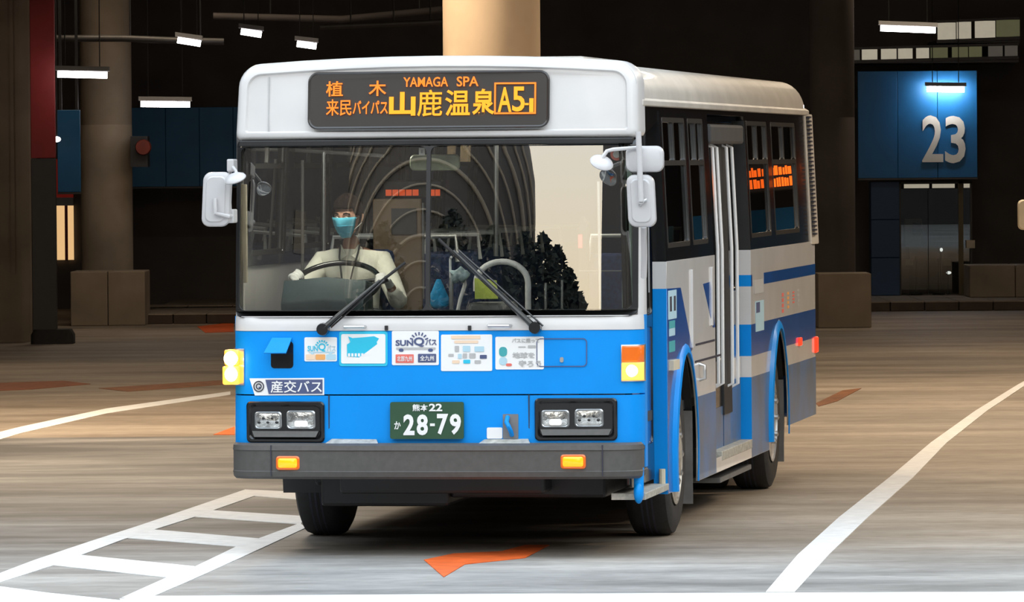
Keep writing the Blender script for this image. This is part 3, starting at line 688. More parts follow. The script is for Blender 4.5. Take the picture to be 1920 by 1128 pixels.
# --- windscreen: frame, two panes, centre bar
xL, xR, xM = FS(446, 430).x, FS(1193, 430).x, FS(803, 430).x
def wfn(off): return front_fn(off)
fr_out = rrect(xL - 0.012, zWB - 0.005, xR + 0.012, zWT + 0.02, 0.05, 5)
def dens(lp, step=0.12):
    out = []
    for i, p in enumerate(lp):
        q = lp[(i + 1) % len(lp)]; n = max(1, int(math.hypot(q[0] - p[0], q[1] - p[1]) / step))
        out += [(p[0] + (q[0] - p[0]) * k / n, p[1] + (q[1] - p[1]) * k / n) for k in range(n)]
    return out
zg0, zg1 = zWB + 0.035, zWT - 0.03
plate('windscreen_frame', dens(fr_out), [dens(rrect(xL + 0.018, zg0, xM - 0.012, zg1, 0.04, 5)), dens(rrect(xM + 0.012, zg0, xR - 0.018, zg1, 0.04, 5))], 0.03, wfn(0.0), M['black'], bus)
def pane(name, xa, xb, za, zb, off):
    nx, nz = 24, 20; vs = []; fs = []
    for j in range(nz + 1):
        for i in range(nx + 1):
            x = xa + (xb - xa) * i / nx; z = za + (zb - za) * j / nz; vs.append((x, ysurf(x, z) + off, z))
    for j in range(nz):
        for i in range(nx):
            k = j * (nx + 1) + i; fs.append((k, k + 1, k + nx + 2, k + nx + 1))
    b = MB(); b.add(vs, fs); return P(name, b, M['windscreen'], None, 180)
pane('windscreen_pane', xL + 0.012, xM - 0.006, zg0 - 0.006, zg1 + 0.006, 0.004)
pane('windscreen_pane', xM + 0.006, xR - 0.012, zg0 - 0.006, zg1 + 0.006, 0.004)
# corner pillars
for s in (-1, 1):
    xi = (xR + 0.010) if s > 0 else -(xL - 0.010)
    xs = [xi, 1.215, 1.228, 1.2345]
    loops = []
    for j in range(7):
        z = zWB + (zWT + 0.05 - zWB) * j / 6; k = 0.045 * max(0, z - 1.75)
        fr = [Vector((s * (x - k * min(1, (x - xi) / 0.02)), ysurf(x, z), z)) for x in xs] + [Vector((s * (W2 - k), 0.30, z))]
        bk = [Vector((p.x - s * 0.03, p.y + 0.03, p.z)) for p in fr[::-1]]
        loops.append(fr + bk)
    b = MB(); b.loft(loops); P('corner_pillar', b, M['white'], None, 35)
    loops = []
    for z in (zBB + 0.06, zWB):
        fr = [Vector((s * 1.2349, ysurf(1.2349, 1.0), z)), Vector((s * W2, 0.30 if s > 0 else 1.0, z))]
        loops.append(fr + [Vector((p.x - s * 0.03, p.y, p.z)) for p in fr[::-1]])
    b = MB(); b.loft(loops); P('corner_side_panel', b, M['blue'], None, 35)

# --- visor with the destination board
zV0, zV1 = F(800, 262, .13).z, F(850, 104, .2).z
def visor_loop(ins, y, top_drop=0.0, n=7):
    xa, xb = -1.222 + ins, 1.212 - ins; z0 = zV0 + ins * 0.8; z1 = zV1 - ins - top_drop; r1, r0_ = max(0.02, 0.13 - ins * 0.8), max(0.015, 0.05 - ins * 0.5)
    pts = []
    for k in range(n + 1):
        a_ = math.radians(0 + 90 * k / n); pts.append((xb - r1 + r1 * math.cos(a_), z1 - r1 + r1 * math.sin(a_)))
    for k in range(1, 8):
        q = k / 8; pts.append((xb - r1 + (xa + r1 - (xb - r1)) * q, z1))
    for k in range(n + 1):
        a_ = math.radians(90 + 90 * k / n); pts.append((xa + r1 + r1 * math.cos(a_), z1 - r1 + r1 * math.sin(a_)))
    for k in range(n + 1):
        a_ = math.radians(180 + 90 * k / n); pts.append((xa + r0_ + r0_ * math.cos(a_), z0 + r0_ + r0_ * math.sin(a_)))
    for k in range(n + 1):
        a_ = math.radians(270 + 90 * k / n); pts.append((xb - r0_ + r0_ * math.cos(a_), z0 + r0_ + r0_ * math.sin(a_)))
    out = []
    for x, z in pts:
        cam_ = 0.045 * (x / 1.2) ** 2 if z > (z0 + z1) / 2 else 0.0
        wz = 1 - 0.012 * max(0, (z - zV0) / (zV1 - zV0))
        lean = 0.06 * (z - zV0) / (zV1 - zV0)
        out.append(Vector((x * wz, y + lean + x * x / 28.0, z - cam_)))
    return out
b = MB(); b.loft([visor_loop(0.0, 0.42), visor_loop(0.0, 0.155), visor_loop(0.012, 0.115), visor_loop(0.035, 0.10), visor_loop(0.062, 0.10), visor_loop(0.072, 0.118), visor_loop(0.085, 0.118)]); P('visor', b, M['white'], None, 50)
def yv(x, z): return 0.118 + 0.06 * (z - zV0) / (zV1 - zV0) + x * x / 28.0
vis = [o for o in bus.children if o.name == 'visor'][0]
sl = [Vector((p.x, p.y - 0.002, p.z)) for p in visor_loop(0.010, 0.128)[:23]]
b = MB(); b.tube(sl, 0.0035, 6); P('visor_seam', b, M['inkgrey'], vis, 40)
b = MB(); b.box((-1.19, 0.13, zV0 - 0.03), (1.18, 0.35, zV0 + 0.004)); P('visor_underside', b, M['black'], None, 0, 0.006)
def V(px, py): 
    y = 0.13
    for _ in range(4):
        p = F(px, py, y); y = yv(p.x, p.z)
    return p.x, p.z
xs_ = V(504, 200)[0]
b = MB(); b.box((xs_ - 0.003, yv(xs_, 2.7) - 0.012, V(0, 250)[1]), (xs_ + 0.003, yv(xs_, 2.7) + 0.03, V(0, 150)[1])); b.map(lambda p: Vector((p.x, p.y + yv(p.x, p.z) - yv(p.x, 2.7) + 0.0105, p.z))); P('panel_joint', b, M['inkgrey'], vis)
# board
(xa, za), (xb, zb) = V(577, 243), V(1031, 131)
b = MB()
for_l = []
for ins, off in ((0.0, 0.01), (0.0, -0.006), (0.008, -0.012), (0.016, -0.006)):
    for_l.append([Vector((x, yv(x, z) + off, z)) for x, z in dens(rrect(xa + ins, za + ins, xb - ins, zb - ins, 0.06 - ins, 6), 0.1)])
nmin = min(len(l) for l in for_l)
for_l = [l[:nmin] if len(l) == nmin else l for l in for_l]
if len({len(l) for l in for_l}) == 1:
    b.loft(for_l)
else:
    b.loft([[Vector((x, yv(x, z) + off, z)) for x, z in rrect(xa + ins, za + ins, xb - ins, zb - ins, 0.06 - ins, 6)] for ins, off in ((0.0, 0.01), (0.0, -0.006), (0.008, -0.012), (0.016, -0.006))])
board = P('destination_board', b, M['screen'], None, 30)
VF = lambda a_, b_, t_: Vector((a_, yv(a_, b_) - 0.014 - t_, b_))
def led(body, px0, py0, px1, py1, m, bold=0.0):
    (a0, b0), (a1, b1) = V(px0, py1), V(px1, py0)
    text_fit('led_letters', body, m, board, VF, a0, b0, a1, b1, bold, 0.003)
led('植', 612, 152, 644, 181, M['led'], 0.012)
led('木', 692, 151, 725, 180, M['led'], 0.012)
led('来民', 612, 186, 660, 217, M['led'], 0.008)
led('バイパス', 662, 188, 728, 214, M['led'], 0.016)
led('YAMAGA', 757, 144, 841, 163, M['led'], 0.012)
led('SPA', 857, 143, 898, 162, M['led'], 0.012)
led('山', 730, 172, 780, 217, M['ledy'], 0.035)
led('鹿', 783, 168, 830, 218, M['ledy'], 0.006)
led('温', 835, 168, 882, 217, M['ledy'], 0.014)
led('泉', 886, 166, 928, 216, M['ledy'], 0.022)
led('A', 934, 163, 960, 210, M['ledy'], 0.015)
led('5', 961, 162, 985, 209, M['ledy'], 0.015)
led('-', 985, 193, 992, 197, M['ledy'], 0.0)
led('1', 993, 184, 1001, 210, M['ledy'], 0.0)
(a0, b0), (a1, b1) = V(927, 214), V(1006, 154)
plate('led_box', dens([(a0, b0), (a1, b0), (a1, b1), (a0, b1)]), [dens([(a0 + .01, b0 + .01), (a1 - .01, b0 + .01), (a1 - .01, b1 - .01), (a0 + .01, b1 - .01)])], 0.003, VF, M['led'], board)

# --- roof, rear, underside
zR = zV1 + 0.0
def roof_loop(y, dz=0.0, ins=0.0):
    g = ZG; pts = [(xside(g) - ins, g)]
    for k in range(1, 9):
        a_ = math.radians(90 * k / 8); pts.append((xside(g) - ins - 0.20 * (1 - math.cos(a_)) , g + 0.02 + (zR - 0.055 - g - 0.02) * math.sin(a_)))
    for k in range(1, 6):
        x = (xside(g) - 0.2 - ins) * (1 - k / 5); pts.append((x, zR - 0.055 + 0.045 * (1 - (x / 1.0) ** 2)))
    full = pts + [(-x, z) for x, z in pts[-2::-1]]
    return [Vector((x, y, z + dz)) for x, z in full]
b = MB(); b.loft([roof_loop(0.36, -0.01, 0.006), roof_loop(0.6), roof_loop(LB - 0.35), roof_loop(LB - 0.18, -0.02, 0.01), roof_loop(LB - 0.06, -0.07, 0.04)]); P('roof', b, M['roofw'], None, 40)
for s in (-1, 1):
    b = MB(); b.prism([(s * (xside(ZG) - 0.01), 0.40, ZG - 0.03), (s * (xside(ZG) + 0.018), 0.40, ZG - 0.025), (s * (xside(ZG) + 0.018), 0.40, ZG + 0.005), (s * (xside(ZG) - 0.01), 0.40, ZG + 0.025)], (0, LB - 0.54, 0)); P('roof_gutter', b, M['roofw'], None, 0, 0.004)
b = MB(); b.box((-0.55, 2.6, zR - 0.03), (0.55, 4.4, zR + 0.03)); P('roof_hatch', b, M['roofw'], None, 0, 0.03)
b = MB(); b.box((-1.2, LB - 0.06, 0.40), (1.2, LB, ZG)); P('rear_panel', b, M['shaded_blue'], None, 0, 0.03)
b = MB(); b.box((-1.15, 0.15, 0.76), (1.15, LB - 0.08, 0.82)); P('cabin_floor', b, M['dark'], None, 0)
b = MB(); b.box((-0.62, 0.25, 0.36), (0.62, LB - 0.6, 0.76)); P('chassis', b, M['black'], None, 0, 0.02)
b = MB(); b.box((-0.62, 2.02, 0.42), (0.62, 2.22, 0.58)); P('axle_beam', b, M['black'], None, 0, 0.02)
b = MB(); b.box((-0.6, 7.35, 0.35), (0.6, 7.6, 0.65)); P('axle_beam', b, M['black'], None, 0, 0.02)
b = MB(); b.box((-0.78, 0.5, 0.27), (0.0, 1.5, 0.46)); b.box((0.0, 0.55, 0.32), (0.95, 1.5, 0.46)); b.box((-0.95, 1.2, 0.36), (-0.62, 1.6, 0.7)); P('front_undertray', b, M['black'], None, 0, 0.02)
b = MB(); b.box((-1.1, 0.2, 2.66), (1.1, LB - 0.1, 2.69)); P('ceiling_liner', b, M['dark'], None, 0)

# --- kerb side wall
def side_fn(sgn=1, dx=0.0): return lambda a_, b_, t_: Vector((sgn * (xside(b_) + dx + t_ - 0.0), a_, b_))
Rw = 0.645; sF, sR = 2.12, 7.44; zAx = 0.5
def arch(s, zk, r=Rw):
    a0 = math.asin((zk - zAx) / r)
    return [(s + r * math.cos(math.pi - a0 - (math.pi - 2 * a0) * k / 18), zAx + r * math.sin(math.pi - a0 - (math.pi - 2 * a0) * k / 18)) for k in range(19)]
sD0, sD1 = 0.16, 1.235                   # front door opening
sM0, sM1 = S(1341, 600)[0], S(1408, 600)[0]   # middle door opening
zKF, zKR = 0.305, 0.42
zB = 0.40
def lower_outline(sgn):
    zf = zKF if sgn > 0 else 0.50
    o_ = [(sD1 if sgn > 0 else 0.30, ZS), (sD1 if sgn > 0 else 0.30, zf)]
    o_ += arch(sF, zf)[:10] + arch(sF, zKF)[10:] + [(sR - 0.69, zKF)] + arch(sR, zKF if False else 0.33)[0:0] + [(p[0], p[1]) for p in arch(sR, zKF)[:10]] + [(p[0], p[1]) for p in arch(sR, zKR)[9:]][1:] + [(LB - 0.02, zKR), (LB - 0.02, ZS)]
    if sgn > 0:
        o_ += [(sM1, ZS), (sM1, zB), (sM0, zB), (sM0, ZS)]
    return o_
M['sidepaint'] = M['sidew']
plate('side_panel', lower_outline(1), [], 0.016, lambda a_, b_, t_: Vector((xside(b_) - 0.008 + t_, a_, b_)), M['sidew'], bus)
plate('side_panel', lower_outline(-1), [], 0.04, lambda a_, b_, t_: Vector((-(xside(b_) - 0.02 + t_), a_, b_)), M['sidew'], bus)
# paint stripes: thin coats laid on the wall
def stripe(pts, m, dx=0.0015, name='paint_stripe'):
    b = MB(); b.prism([Vector((xside(z) + 0.0003, s, z)) for s, z in pts], (0.0014, 0, 0)); return P(name, b, m, None, 0)
def arcpts(s, r, z0, z1, side):          # points on the arch between two heights, side -1 front of it, +1 behind
    n = 7; out = []
    for k in range(n + 1):
        z = z0 + (z1 - z0) * k / n; h = max(0.0, r * r - (z - zAx) ** 2); out.append((s + side * math.sqrt(h), z))
    return out
zw1, zw0 = S(1392, 612)[1], S(1392, 672)[1]     # white band between the two blue ones
zl = S(1392, 712)[1]
zt1, zt0 = S(1432, 511)[1], S(1432, 532)[1]
st0, st1 = S(1432, 520)[0], S(1410, 520)[0]
stripe([(st0, zt0), (LB - 0.02, zt0), (LB - 0.02, zt1), (st0, zt1)], M['shaded_blue'])
if st1 > sM1 + 0.03: stripe([(sM1 + 0.002, zt0), (st1, zt0), (st1, zt1), (sM1 + 0.002, zt1)], M['shaded_blue'])
# upper blue band, split round the rear wheel
top_a = zAx + Rw + 0.06
arF = [(s, z) for s, z in arcpts(sR, Rw + 0.05, zw0, top_a - 0.012, -1)]
arB = [(s, z) for s, z in arcpts(sR, Rw + 0.05, zw0, top_a - 0.012, 1)]
stripe([(sM1 + 0.002, zw0)] + arF + [(sR, top_a)] + [(sR, zw1), (sM1 + 0.002, zw1)], M['shaded_blue'])
stripe(arB[:1][0:0] + [(LB - 0.02, zw0), (LB - 0.02, zw1), (sR, zw1), (sR, top_a)] + arB[::-1], M['shaded_blue'])
arF = arcpts(sR, Rw + 0.05, zKF + 0.002, zl, -1); arB = arcpts(sR, Rw + 0.05, zKR + 0.002, zl, 1)
stripe([(sM1 + 0.002, zKF + 0.002)] + arF + [(sM1 + 0.002, zl)], M['skirt'])
stripe([(LB - 0.02, zKR + 0.002), (LB - 0.02, zl)] + arB[::-1], M['skirt'])
# skirt between front wheel and middle door
zA_ = S(1312, 742)[1]
arB = arcpts(sF, Rw + 0.05, zKF + 0.002, zA_, 1)
stripe([(sM0 - 0.002, zKF + 0.002), (sM0 - 0.002, zA_)] + arB[::-1], M['skirt'])
# front blue block and its slanted edge
pA, pB, pC = S(1250, 541), S(1276, 539), S(1298, 655)
arT = [p for p in arch(sF, zKF, Rw + 0.05)]
left_up = [p for p in arT if p[0] < sF + 0.02]
right_up = [p for p in arT if p[0] >= sF - 0.02 and p[0] < pC[0]]
stripe([(sD1 + 0.002, zKF + 0.002)] + left_up + [p for p in right_up if p[0] > left_up[-1][0] + 0.01] + [pC, pB, (sD1 + 0.002, pA[1])], M['shaded_blue'])
d0, d1, d2 = S(1318, 532), S(1331, 528), S(1344, 612)
stripe([d0, d1, (min(d2[0], sM0 - 0.01), d2[1]), (min(d2[0], sM0 - 0.01) - 0.12, d2[1])], M['shaded_blue'])
d0, d1 = S(1341, 530), S(1353, 527)
# wheel arch lips
for s in (sF, sR):
    for sg in (-1, 1):
        za_ = (zKF if sg > 0 else 0.56) if s == sF else 0.36
        aO = arch(s, za_, Rw + 0.05); aI = arch(s, za_, Rw - 0.005)
        b = MB(); n = len(aO); loops = []
        for k in range(n):
            q_ = 1 - k / (n - 1.0); pr = 0.004 + 0.030 * max(0, min(1, (q_ - 0.30) / 0.4))
            loops.append([Vector((sg * (W2 - 0.004), aI[k][0], aI[k][1])), Vector((sg * (W2 + pr), aI[k][0], aI[k][1])), Vector((sg * (W2 + pr * 0.8), (aI[k][0] * 0.4 + aO[k][0] * 0.6), (aI[k][1] * 0.4 + aO[k][1] * 0.6))), Vector((sg * (W2 + 0.0005), aO[k][0], aO[k][1])), Vector((sg * (W2 - 0.004), aO[k][0], aO[k][1]))])
        b.loft(loops, True, True); P('wheel_arch_lip', b, M['blue'], None, 35)
        b = MB(); aI = arch(s, zKF, Rw + 0.03); loops = [[Vector((sg * 0.80, p[0], p[1])), Vector((sg * (W2 - 0.04), p[0], p[1])), Vector((sg * (W2 - 0.04), s + (p[0] - s) * 1.03, zAx + (p[1] - zAx) * 1.03)), Vector((sg * 0.80, s + (p[0] - s) * 1.03, zAx + (p[1] - zAx) * 1.03))] for p in aI]
        b.loft(loops, True, True); P('wheel_housing', b, M['black'], None, 35)
        b = MB(); b.box((min(sg * 0.92, sg * 1.2), s + 0.60, 0.16), (max(sg * 0.92, sg * 1.2), s + 0.612, 0.75)); P('mud_flap', b, M['mud'], None, 0)

# window band
def band_holes(lst): return [rrect(a_, z0, c_, z1, 0.03, 3) for a_, c_, z0, z1 in lst]
zW0 = 1.80; zW1 = 2.60; zVT = S(1420, 303)[1]
winF = (1.36, 2.46); winN = (2.62, 3.40); winA = (sM1 + 0.14, S(1446, 400)[0]); winB = (S(1454, 400)[0], 8.95)
holes = [(winF[0], winF[1], zW0, zW1), (winN[0], winN[1], zW0, zW1), (winA[0], winA[1], zW0, zW1), (winB[0], winB[1], zW0, zW1)]
def window_band(sgn):
    if sgn > 0:
        outer = [(sD1, ZS), (sM0, ZS), (sM0, zW1 + 0.03), (sM1, zW1 + 0.03), (sM1, ZS), (LB - 0.3, ZS), (LB - 0.3, ZG), (0.44, ZG), (0.44, zW1 - 0.06), (0.14, zW1 - 0.16), (0.14, zW1 - 0.20), (0.44, zW1 - 0.12), (sD1, zW1 - 0.02)]
        H_ = holes
    else:
        outer = [(0.30, ZS), (LB - 0.02, ZS), (LB - 0.02, ZG), (0.30, ZG)]
        H_ = [(0.45, 1.5, zW0 - 0.02, zW1), (1.7, 3.0, zW0, zW1), (3.15, 4.45, zW0, zW1), (4.6, 5.9, zW0, zW1), (6.05, 7.35, zW0, zW1), (7.5, 8.9, zW0, zW1)]
    plate('window_surround', outer, band_holes(H_), 0.05, lambda a_, b_, t_: Vector((sgn * (xside(b_) - 0.03 + t_), a_, b_)), M['gloss'], bus)
    for (a_, c_, z0, z1) in H_:
        b = MB(); zt = zVT
        for (q0, q1) in ((z0, zt - 0.012), (zt + 0.012, z1)):
            pass
        fr = plate('window_frame', rrect(a_, z0, c_, z1, 0.03, 3), [rrect(a_ + 0.03, z0 + 0.03, c_ - 0.03, zt - 0.015, 0.015, 2), rrect(a_ + 0.03, zt + 0.015, (a_ + c_) / 2 - 0.012, z1 - 0.03, 0.015, 2), rrect((a_ + c_) / 2 + 0.012, zt + 0.015, c_ - 0.03, z1 - 0.03, 0.015, 2)], 0.03,
                   lambda p_, q_, t_: Vector((sgn * (xside(q_) - 0.018 + t_), p_, q_)), M['alu'], bus)
        for (u0_, u1_, v0_, v1_) in ((a_ + 0.025, c_ - 0.025, z0 + 0.025, zt - 0.01), (a_ + 0.025, (a_ + c_) / 2 - 0.008, zt + 0.01, z1 - 0.025), ((a_ + c_) / 2 + 0.008, c_ - 0.025, zt + 0.01, z1 - 0.025)):
            b = MB(); x0_, x1_ = sgn * (xside(v0_) - 0.02), sgn * (xside(v1_) - 0.02)
            b.add([(x0_, u0_, v0_), (x0_, u1_, v0_), (x1_, u1_, v1_), (x1_, u0_, v1_)], [(0, 1, 2, 3)]); P('window_pane', b, M['sideglass'], fr, 0)
window_band(1); window_band(-1)
# rear corner with its vent slots
b = MB(); b.prism([(xside(ZG) + 0.005, LB - 0.3, ZG - 0.02), (xside(ZG) + 0.03, LB - 0.02, ZG - 0.02), (xside(ZG) - 0.06, LB, ZG - 0.02), (xside(ZG) - 0.06, LB - 0.3, ZG - 0.02)], (0.045, 0, -(ZG - ZS) + 0.0)); P('rear_corner_panel', b, M['roofw'], None, 0, 0.01)
b = MB()
for k in range(30):
    z = ZS + 0.05 + k * 0.03; b.box((xside(z) + 0.012, LB - 0.28, z), (xside(z) + 0.034, LB - 0.14, z + 0.014))
P('vent_slot', b, M['ink'], None, 0)['kind'] = 'stuff'

# --- front door: recessed two-leaf folding door, jamb facing forward, step with tread plate
xd = W2 - 0.085
plate('door_jamb', [(0, zKF), (0.085, zKF), (0.085, pA[1]), (0, pA[1])], [], 0.02, lambda a_, b_, t_: Vector((xd + a_, sD1 - 0.012 + t_, b_)), M['blue'], bus)
plate('door_jamb', [(0, pA[1]), (0.085, pA[1]), (0.085, ZS), (0, ZS)], [], 0.02, lambda a_, b_, t_: Vector((xd + a_, sD1 - 0.012 + t_, b_)), M['white'], bus)
b = MB(); b.prism([(xd, sD1 - 0.02, ZS), (xside(ZS), sD1 - 0.02, ZS), (xside(2.6), sD1 - 0.02, 2.64), (xd - 0.04, sD1 - 0.02, 2.64)], (0, 0.02, 0)); P('door_jamb', b, M['gloss'], None, 0)
for k, (a_, c_) in enumerate(((0.18, 0.69), (0.705, 1.215))):
    kx = 0.008 * k
    fd = plate('door_leaf', rrect(a_, 0.40, c_, 2.60, 0.02, 2), [rrect(a_ + 0.06, 1.40, c_ - 0.06, 2.53, 0.05, 4), rrect(a_ + 0.06, 0.62, c_ - 0.06, 1.33, 0.05, 4)], 0.03, lambda p_, q_, t_: Vector((xside(q_) - 0.095 + t_, p_, q_)), M['gloss'], bus)
    for z0, z1 in ((1.40, 2.53),):
        b = MB(); b.add([(xside(z0) - 0.095, a_ + 0.05, z0 - 0.01), (xside(z0) - 0.095, c_ - 0.05, z0 - 0.01), (xside(z1) - 0.095, c_ - 0.05, z1 + 0.01), (xside(z1) - 0.095, a_ + 0.05, z1 + 0.01)], [(0, 1, 2, 3)]); P('door_pane', b, M['sideglass'], fd, 0)
    b = MB(); b.box((xd - 0.02, a_ + 0.05, 0.61), (xd - 0.005, c_ - 0.05, 1.34)); P('door_kick_panel', b, M['shaded_blue'], fd, 0)
b = MB(); b.box((W2 - 0.20, sD0 - 0.02, 0.33), (W2 + 0.005, sD1, 0.37)); P('door_step', b, M['chequer'], None, 0, 0.004)
b = MB(); b.sphere((W2 - 0.03, 0.10, 0.375), (0.030, 0.05, 0.065), 14, 10); b.tube([(W2 - 0.03, 0.10, 0.36), (W2 - 0.03, 0.12, zBB + 0.06)], 0.030, 12); P('corner_post', b, M['blue'], None, 60)
b = MB(); b.tube([(W2 - 0.03, sD1 - 0.05, 0.37), (W2 - 0.03, sD1 - 0.05, 0.46)], 0.02, 8); P('door_stop', b, M['cream'], None, 40)

# --- middle door: recessed sliding leaf with twin chrome rails
xm_ = W2 - 0.075
zt_, zb_ = zt1, zt0
for (z0, z1, m_) in ((zB, zl, M['blue']), (zl, zw0, M['white']), (zw0, zw1, M['blue']), (zw1, zb_, M['white']), (zb_, zt_, M['blue']), (zt_, ZS, M['white'])):
    b = MB(); b.box((xm_ - 0.01, sM1 - 0.004, z0), (W2 + 0.0015, sM1 + 0.012, z1)); P('door_jamb', b, m_, None, 0)
b = MB(); b.prism([(xm_ - 0.05, sM1 - 0.004, ZS), (W2, sM1 - 0.004, ZS), (xside(2.6), sM1 - 0.004, 2.6), (xm_ - 0.05, sM1 - 0.004, 2.6)], (0, 0.016, 0)); P('door_jamb', b, M['black'], None, 0)
wl = (sM1 - sM0) / 2
for k in range(2):
    a_, c_ = sM0 + k * wl + 0.006, sM0 + (k + 1) * wl - 0.006
    fd = plate('door_leaf', rrect(a_, zB, c_, 2.585, 0.01, 2), [rrect(a_ + 0.07, 1.0 if k == 0 else 1.45, c_ - 0.07, 2.45, 0.05, 4)], 0.03, lambda p_, q_, t_: Vector((xside(q_) - 0.09 + t_, p_, q_)), M['gloss'], bus)
    z0 = 1.0 if k == 0 else 1.45
    b = MB(); b.add([(xside(z0) - 0.09, a_ + 0.06, z0 - 0.01), (xside(z0) - 0.09, c_ - 0.06, z0 - 0.01), (xside(2.45) - 0.09, c_ - 0.06, 2.46), (xside(2.45) - 0.09, a_ + 0.06, 2.46)], [(0, 1, 2, 3)]); P('door_pane', b, M['sideglass'], fd, 0)
    b = MB(); b.box((xm_ - 0.001, a_ + 0.02, zB + 0.03), (xm_ + 0.004, c_ - 0.02, zl if k else 0.70)); P('painted_panel', b, M['skirt'], fd, 0)
    if k:
        b = MB(); b.box((xm_ - 0.001, a_ + 0.02, zl), (xm_ + 0.004, c_ - 0.02, zw0)); P('painted_panel', b, M['sidew'], fd, 0)
        b = MB(); b.box((xm_ - 0.001, a_ + 0.02, zw0), (xm_ + 0.004, c_ - 0.02, zw1)); P('painted_panel', b, M['shaded_blue'], fd, 0)
for px, yb in ((1345, 780), (1353, 780), (1371, 840), (1381, 840)):
    s_ = S(px, 400, -0.02)[0]; zt0_, zb0_ = S(px, 268, -0.02)[1], S(px, 720, -0.02)[1]
    b = MB(); xr_ = lambda z: xside(z) - 0.03
    b.tube([(xr_(zt0_) - 0.06, s_, zt0_), (xr_(zt0_), s_, zt0_ - 0.03), (xr_(1.75), s_, 1.75), (xr_(1.0), s_, zb0_), (xr_(1.0) - 0.06, s_, zb0_ - 0.03)], 0.012, 8); P('door_rail', b, M['print_white'], None, 40)  # lower ends stand in for white highlights on the rubber strip
    pass
se0, se1, ze = S(1357, 600, -0.06)[0], S(1372, 600, -0.06)[0], S(1365, 775, -0.06)[1]
b = MB(); b.box((xm_ - 0.005, se0, ze), (xm_ + 0.018, se1, 2.5)); b.map(lambda p: Vector((p.x - (W2 - xside(p.z)), p.y, p.z))); P('door_edge_rubber', b, M['black'], None, 0, 0.004)
b = MB(); b.box((W2 - 0.10, sM0 + 0.1, 2.44), (W2 - 0.03, sM1 - 0.1, 2.57)); P('door_header_lamp', b, M['dark'], None, 0, 0.02)
b = MB(); b.box((W2 - 0.12, sM0 + 0.3, zB - 0.03), (W2 + 0.004, sM1 - 0.0, zB + 0.03)); P('door_sill', b, M['chequer'], None, 0, 0.004)
b = MB(); b.box((W2 - 0.35, S(1368, 880)[0], 0.20), (W2 - 0.06, S(1425, 860)[0], 0.235)); P('auxiliary_step', b, M['grey'], None, 0, 0.006)
b = MB(); b.box((W2 - 0.3, S(1375, 880)[0], 0.23), (W2 - 0.25, S(1375, 880)[0] + 0.05, 0.42)); P('step_bracket', b, M['black'], None, 0)
b = MB(); b.box((W2 - 0.3, S(1415, 870)[0], 0.23), (W2 - 0.25, S(1415, 870)[0] + 0.05, 0.42)); P('step_bracket', b, M['black'], None, 0)

# side trim: door track rails, hatch lines, handle, notices
def sbox(name, px, py0, py1, w_, m, th=0.012, parent=None):
    s_, zt = S(px, py0); _, zb2 = S(px, py1)
    b = MB(); b.box((W2 - 0.002, s_ - w_ / 2, zb2), (W2 + th, s_ + w_ / 2, zt)); return P(name, b, m, parent, 0, 0.003)
sbox('trim_rail', 1296, 505, 652, 0.05, M['white']); sbox('trim_rail', 1333, 500, 610, 0.06, M['white'])
for (pa, pb) in (((1304, 646), (1340, 638)), ((1303, 678), (1352, 664))):
    (s0, z0), (s1, z1) = S(*pa), S(*pb)
    b = MB(); b.box((W2 - 0.002, s0, z0 - 0.008), (W2 + 0.002, s1, z0 + 0.006)); P('panel_joint', b, M['ink'], None, 0)
s_, z1 = S(1311, 682); _, z0 = S(1311, 712)
b = MB(); b.tube([(W2, s_, z1), (W2 + 0.035, s_, z1 - 0.01), (W2 + 0.035, s_, z0 + 0.01), (W2, s_, z0)], 0.012, 8); P('hatch_handle', b, M['steel'], None, 40)
SF = lambda a_, b_, t_: Vector((xside(b_) + 0.004 + t_, a_, b_))
def snotice(name, px0, py0, px1, py1, m, dx=0.003):
    (s0, z1), (s1, z0) = S(px0, py0), S(px1, py1)
    b = MB(); b.box((W2 + 0.001, s0, z0), (W2 + dx, s1, z1)); return P(name, b, m, None, 0)
n1 = snotice('door_notice', 1252, 545, 1268, 596, M['inkpale'])
(s0, z1), (s1, z0) = S(1255, 556), S(1265, 582)
for k in range(2):
    b = MB(); b.box((W2 + 0.003, s0 + k * 0.19, z0), (W2 + 0.004, s0 + k * 0.19 + 0.09, z1)); P('print_block', b, M['ink'], n1, 0)
for (py0, py1, m_) in ((602, 614, M['inkteal']), (616, 628, M['inkpale']), (640, 658, M['inkteal'])):
    snotice('door_notice', 1254, py0, 1265, py1, m_)
lp = snotice('side_marker_lamp', 1254, 676, 1266, 691, M['cream'], 0.03)
n1 = snotice('side_notice', 1416, 565, 1432, 618, M['inkpale'])
(s0, z1), (s1, z0) = S(1417, 567), S(1424, 585)
b = MB(); b.box((W2 + 0.003, s0, z0), (W2 + 0.004, s1, z1)); P('print_block', b, M['inkblue'], n1, 0)
snotice('side_notice', 1414, 525, 1431, 548, M['inkgrey'])
for (px, py0, py1, m_) in ((1467, 548, 588, M['inkred']), (1477, 546, 580, M['inkorange']), (1487, 545, 570, M['inkred']), (1496, 541, 576, M['inkgrey'])):
    (s_, z1), (_, z0) = S(px, py0), S(px, py1)
    for k in range(4):
        b = MB(); zz = z0 + (z1 - z0) * k / 4; b.box((W2 + 0.0012, s_ - 0.05, zz + 0.008), (W2 + 0.0025, s_ + 0.07, zz + (z1 - z0) / 4 - 0.004)); P('faded_letter', b, m_, None, 0)
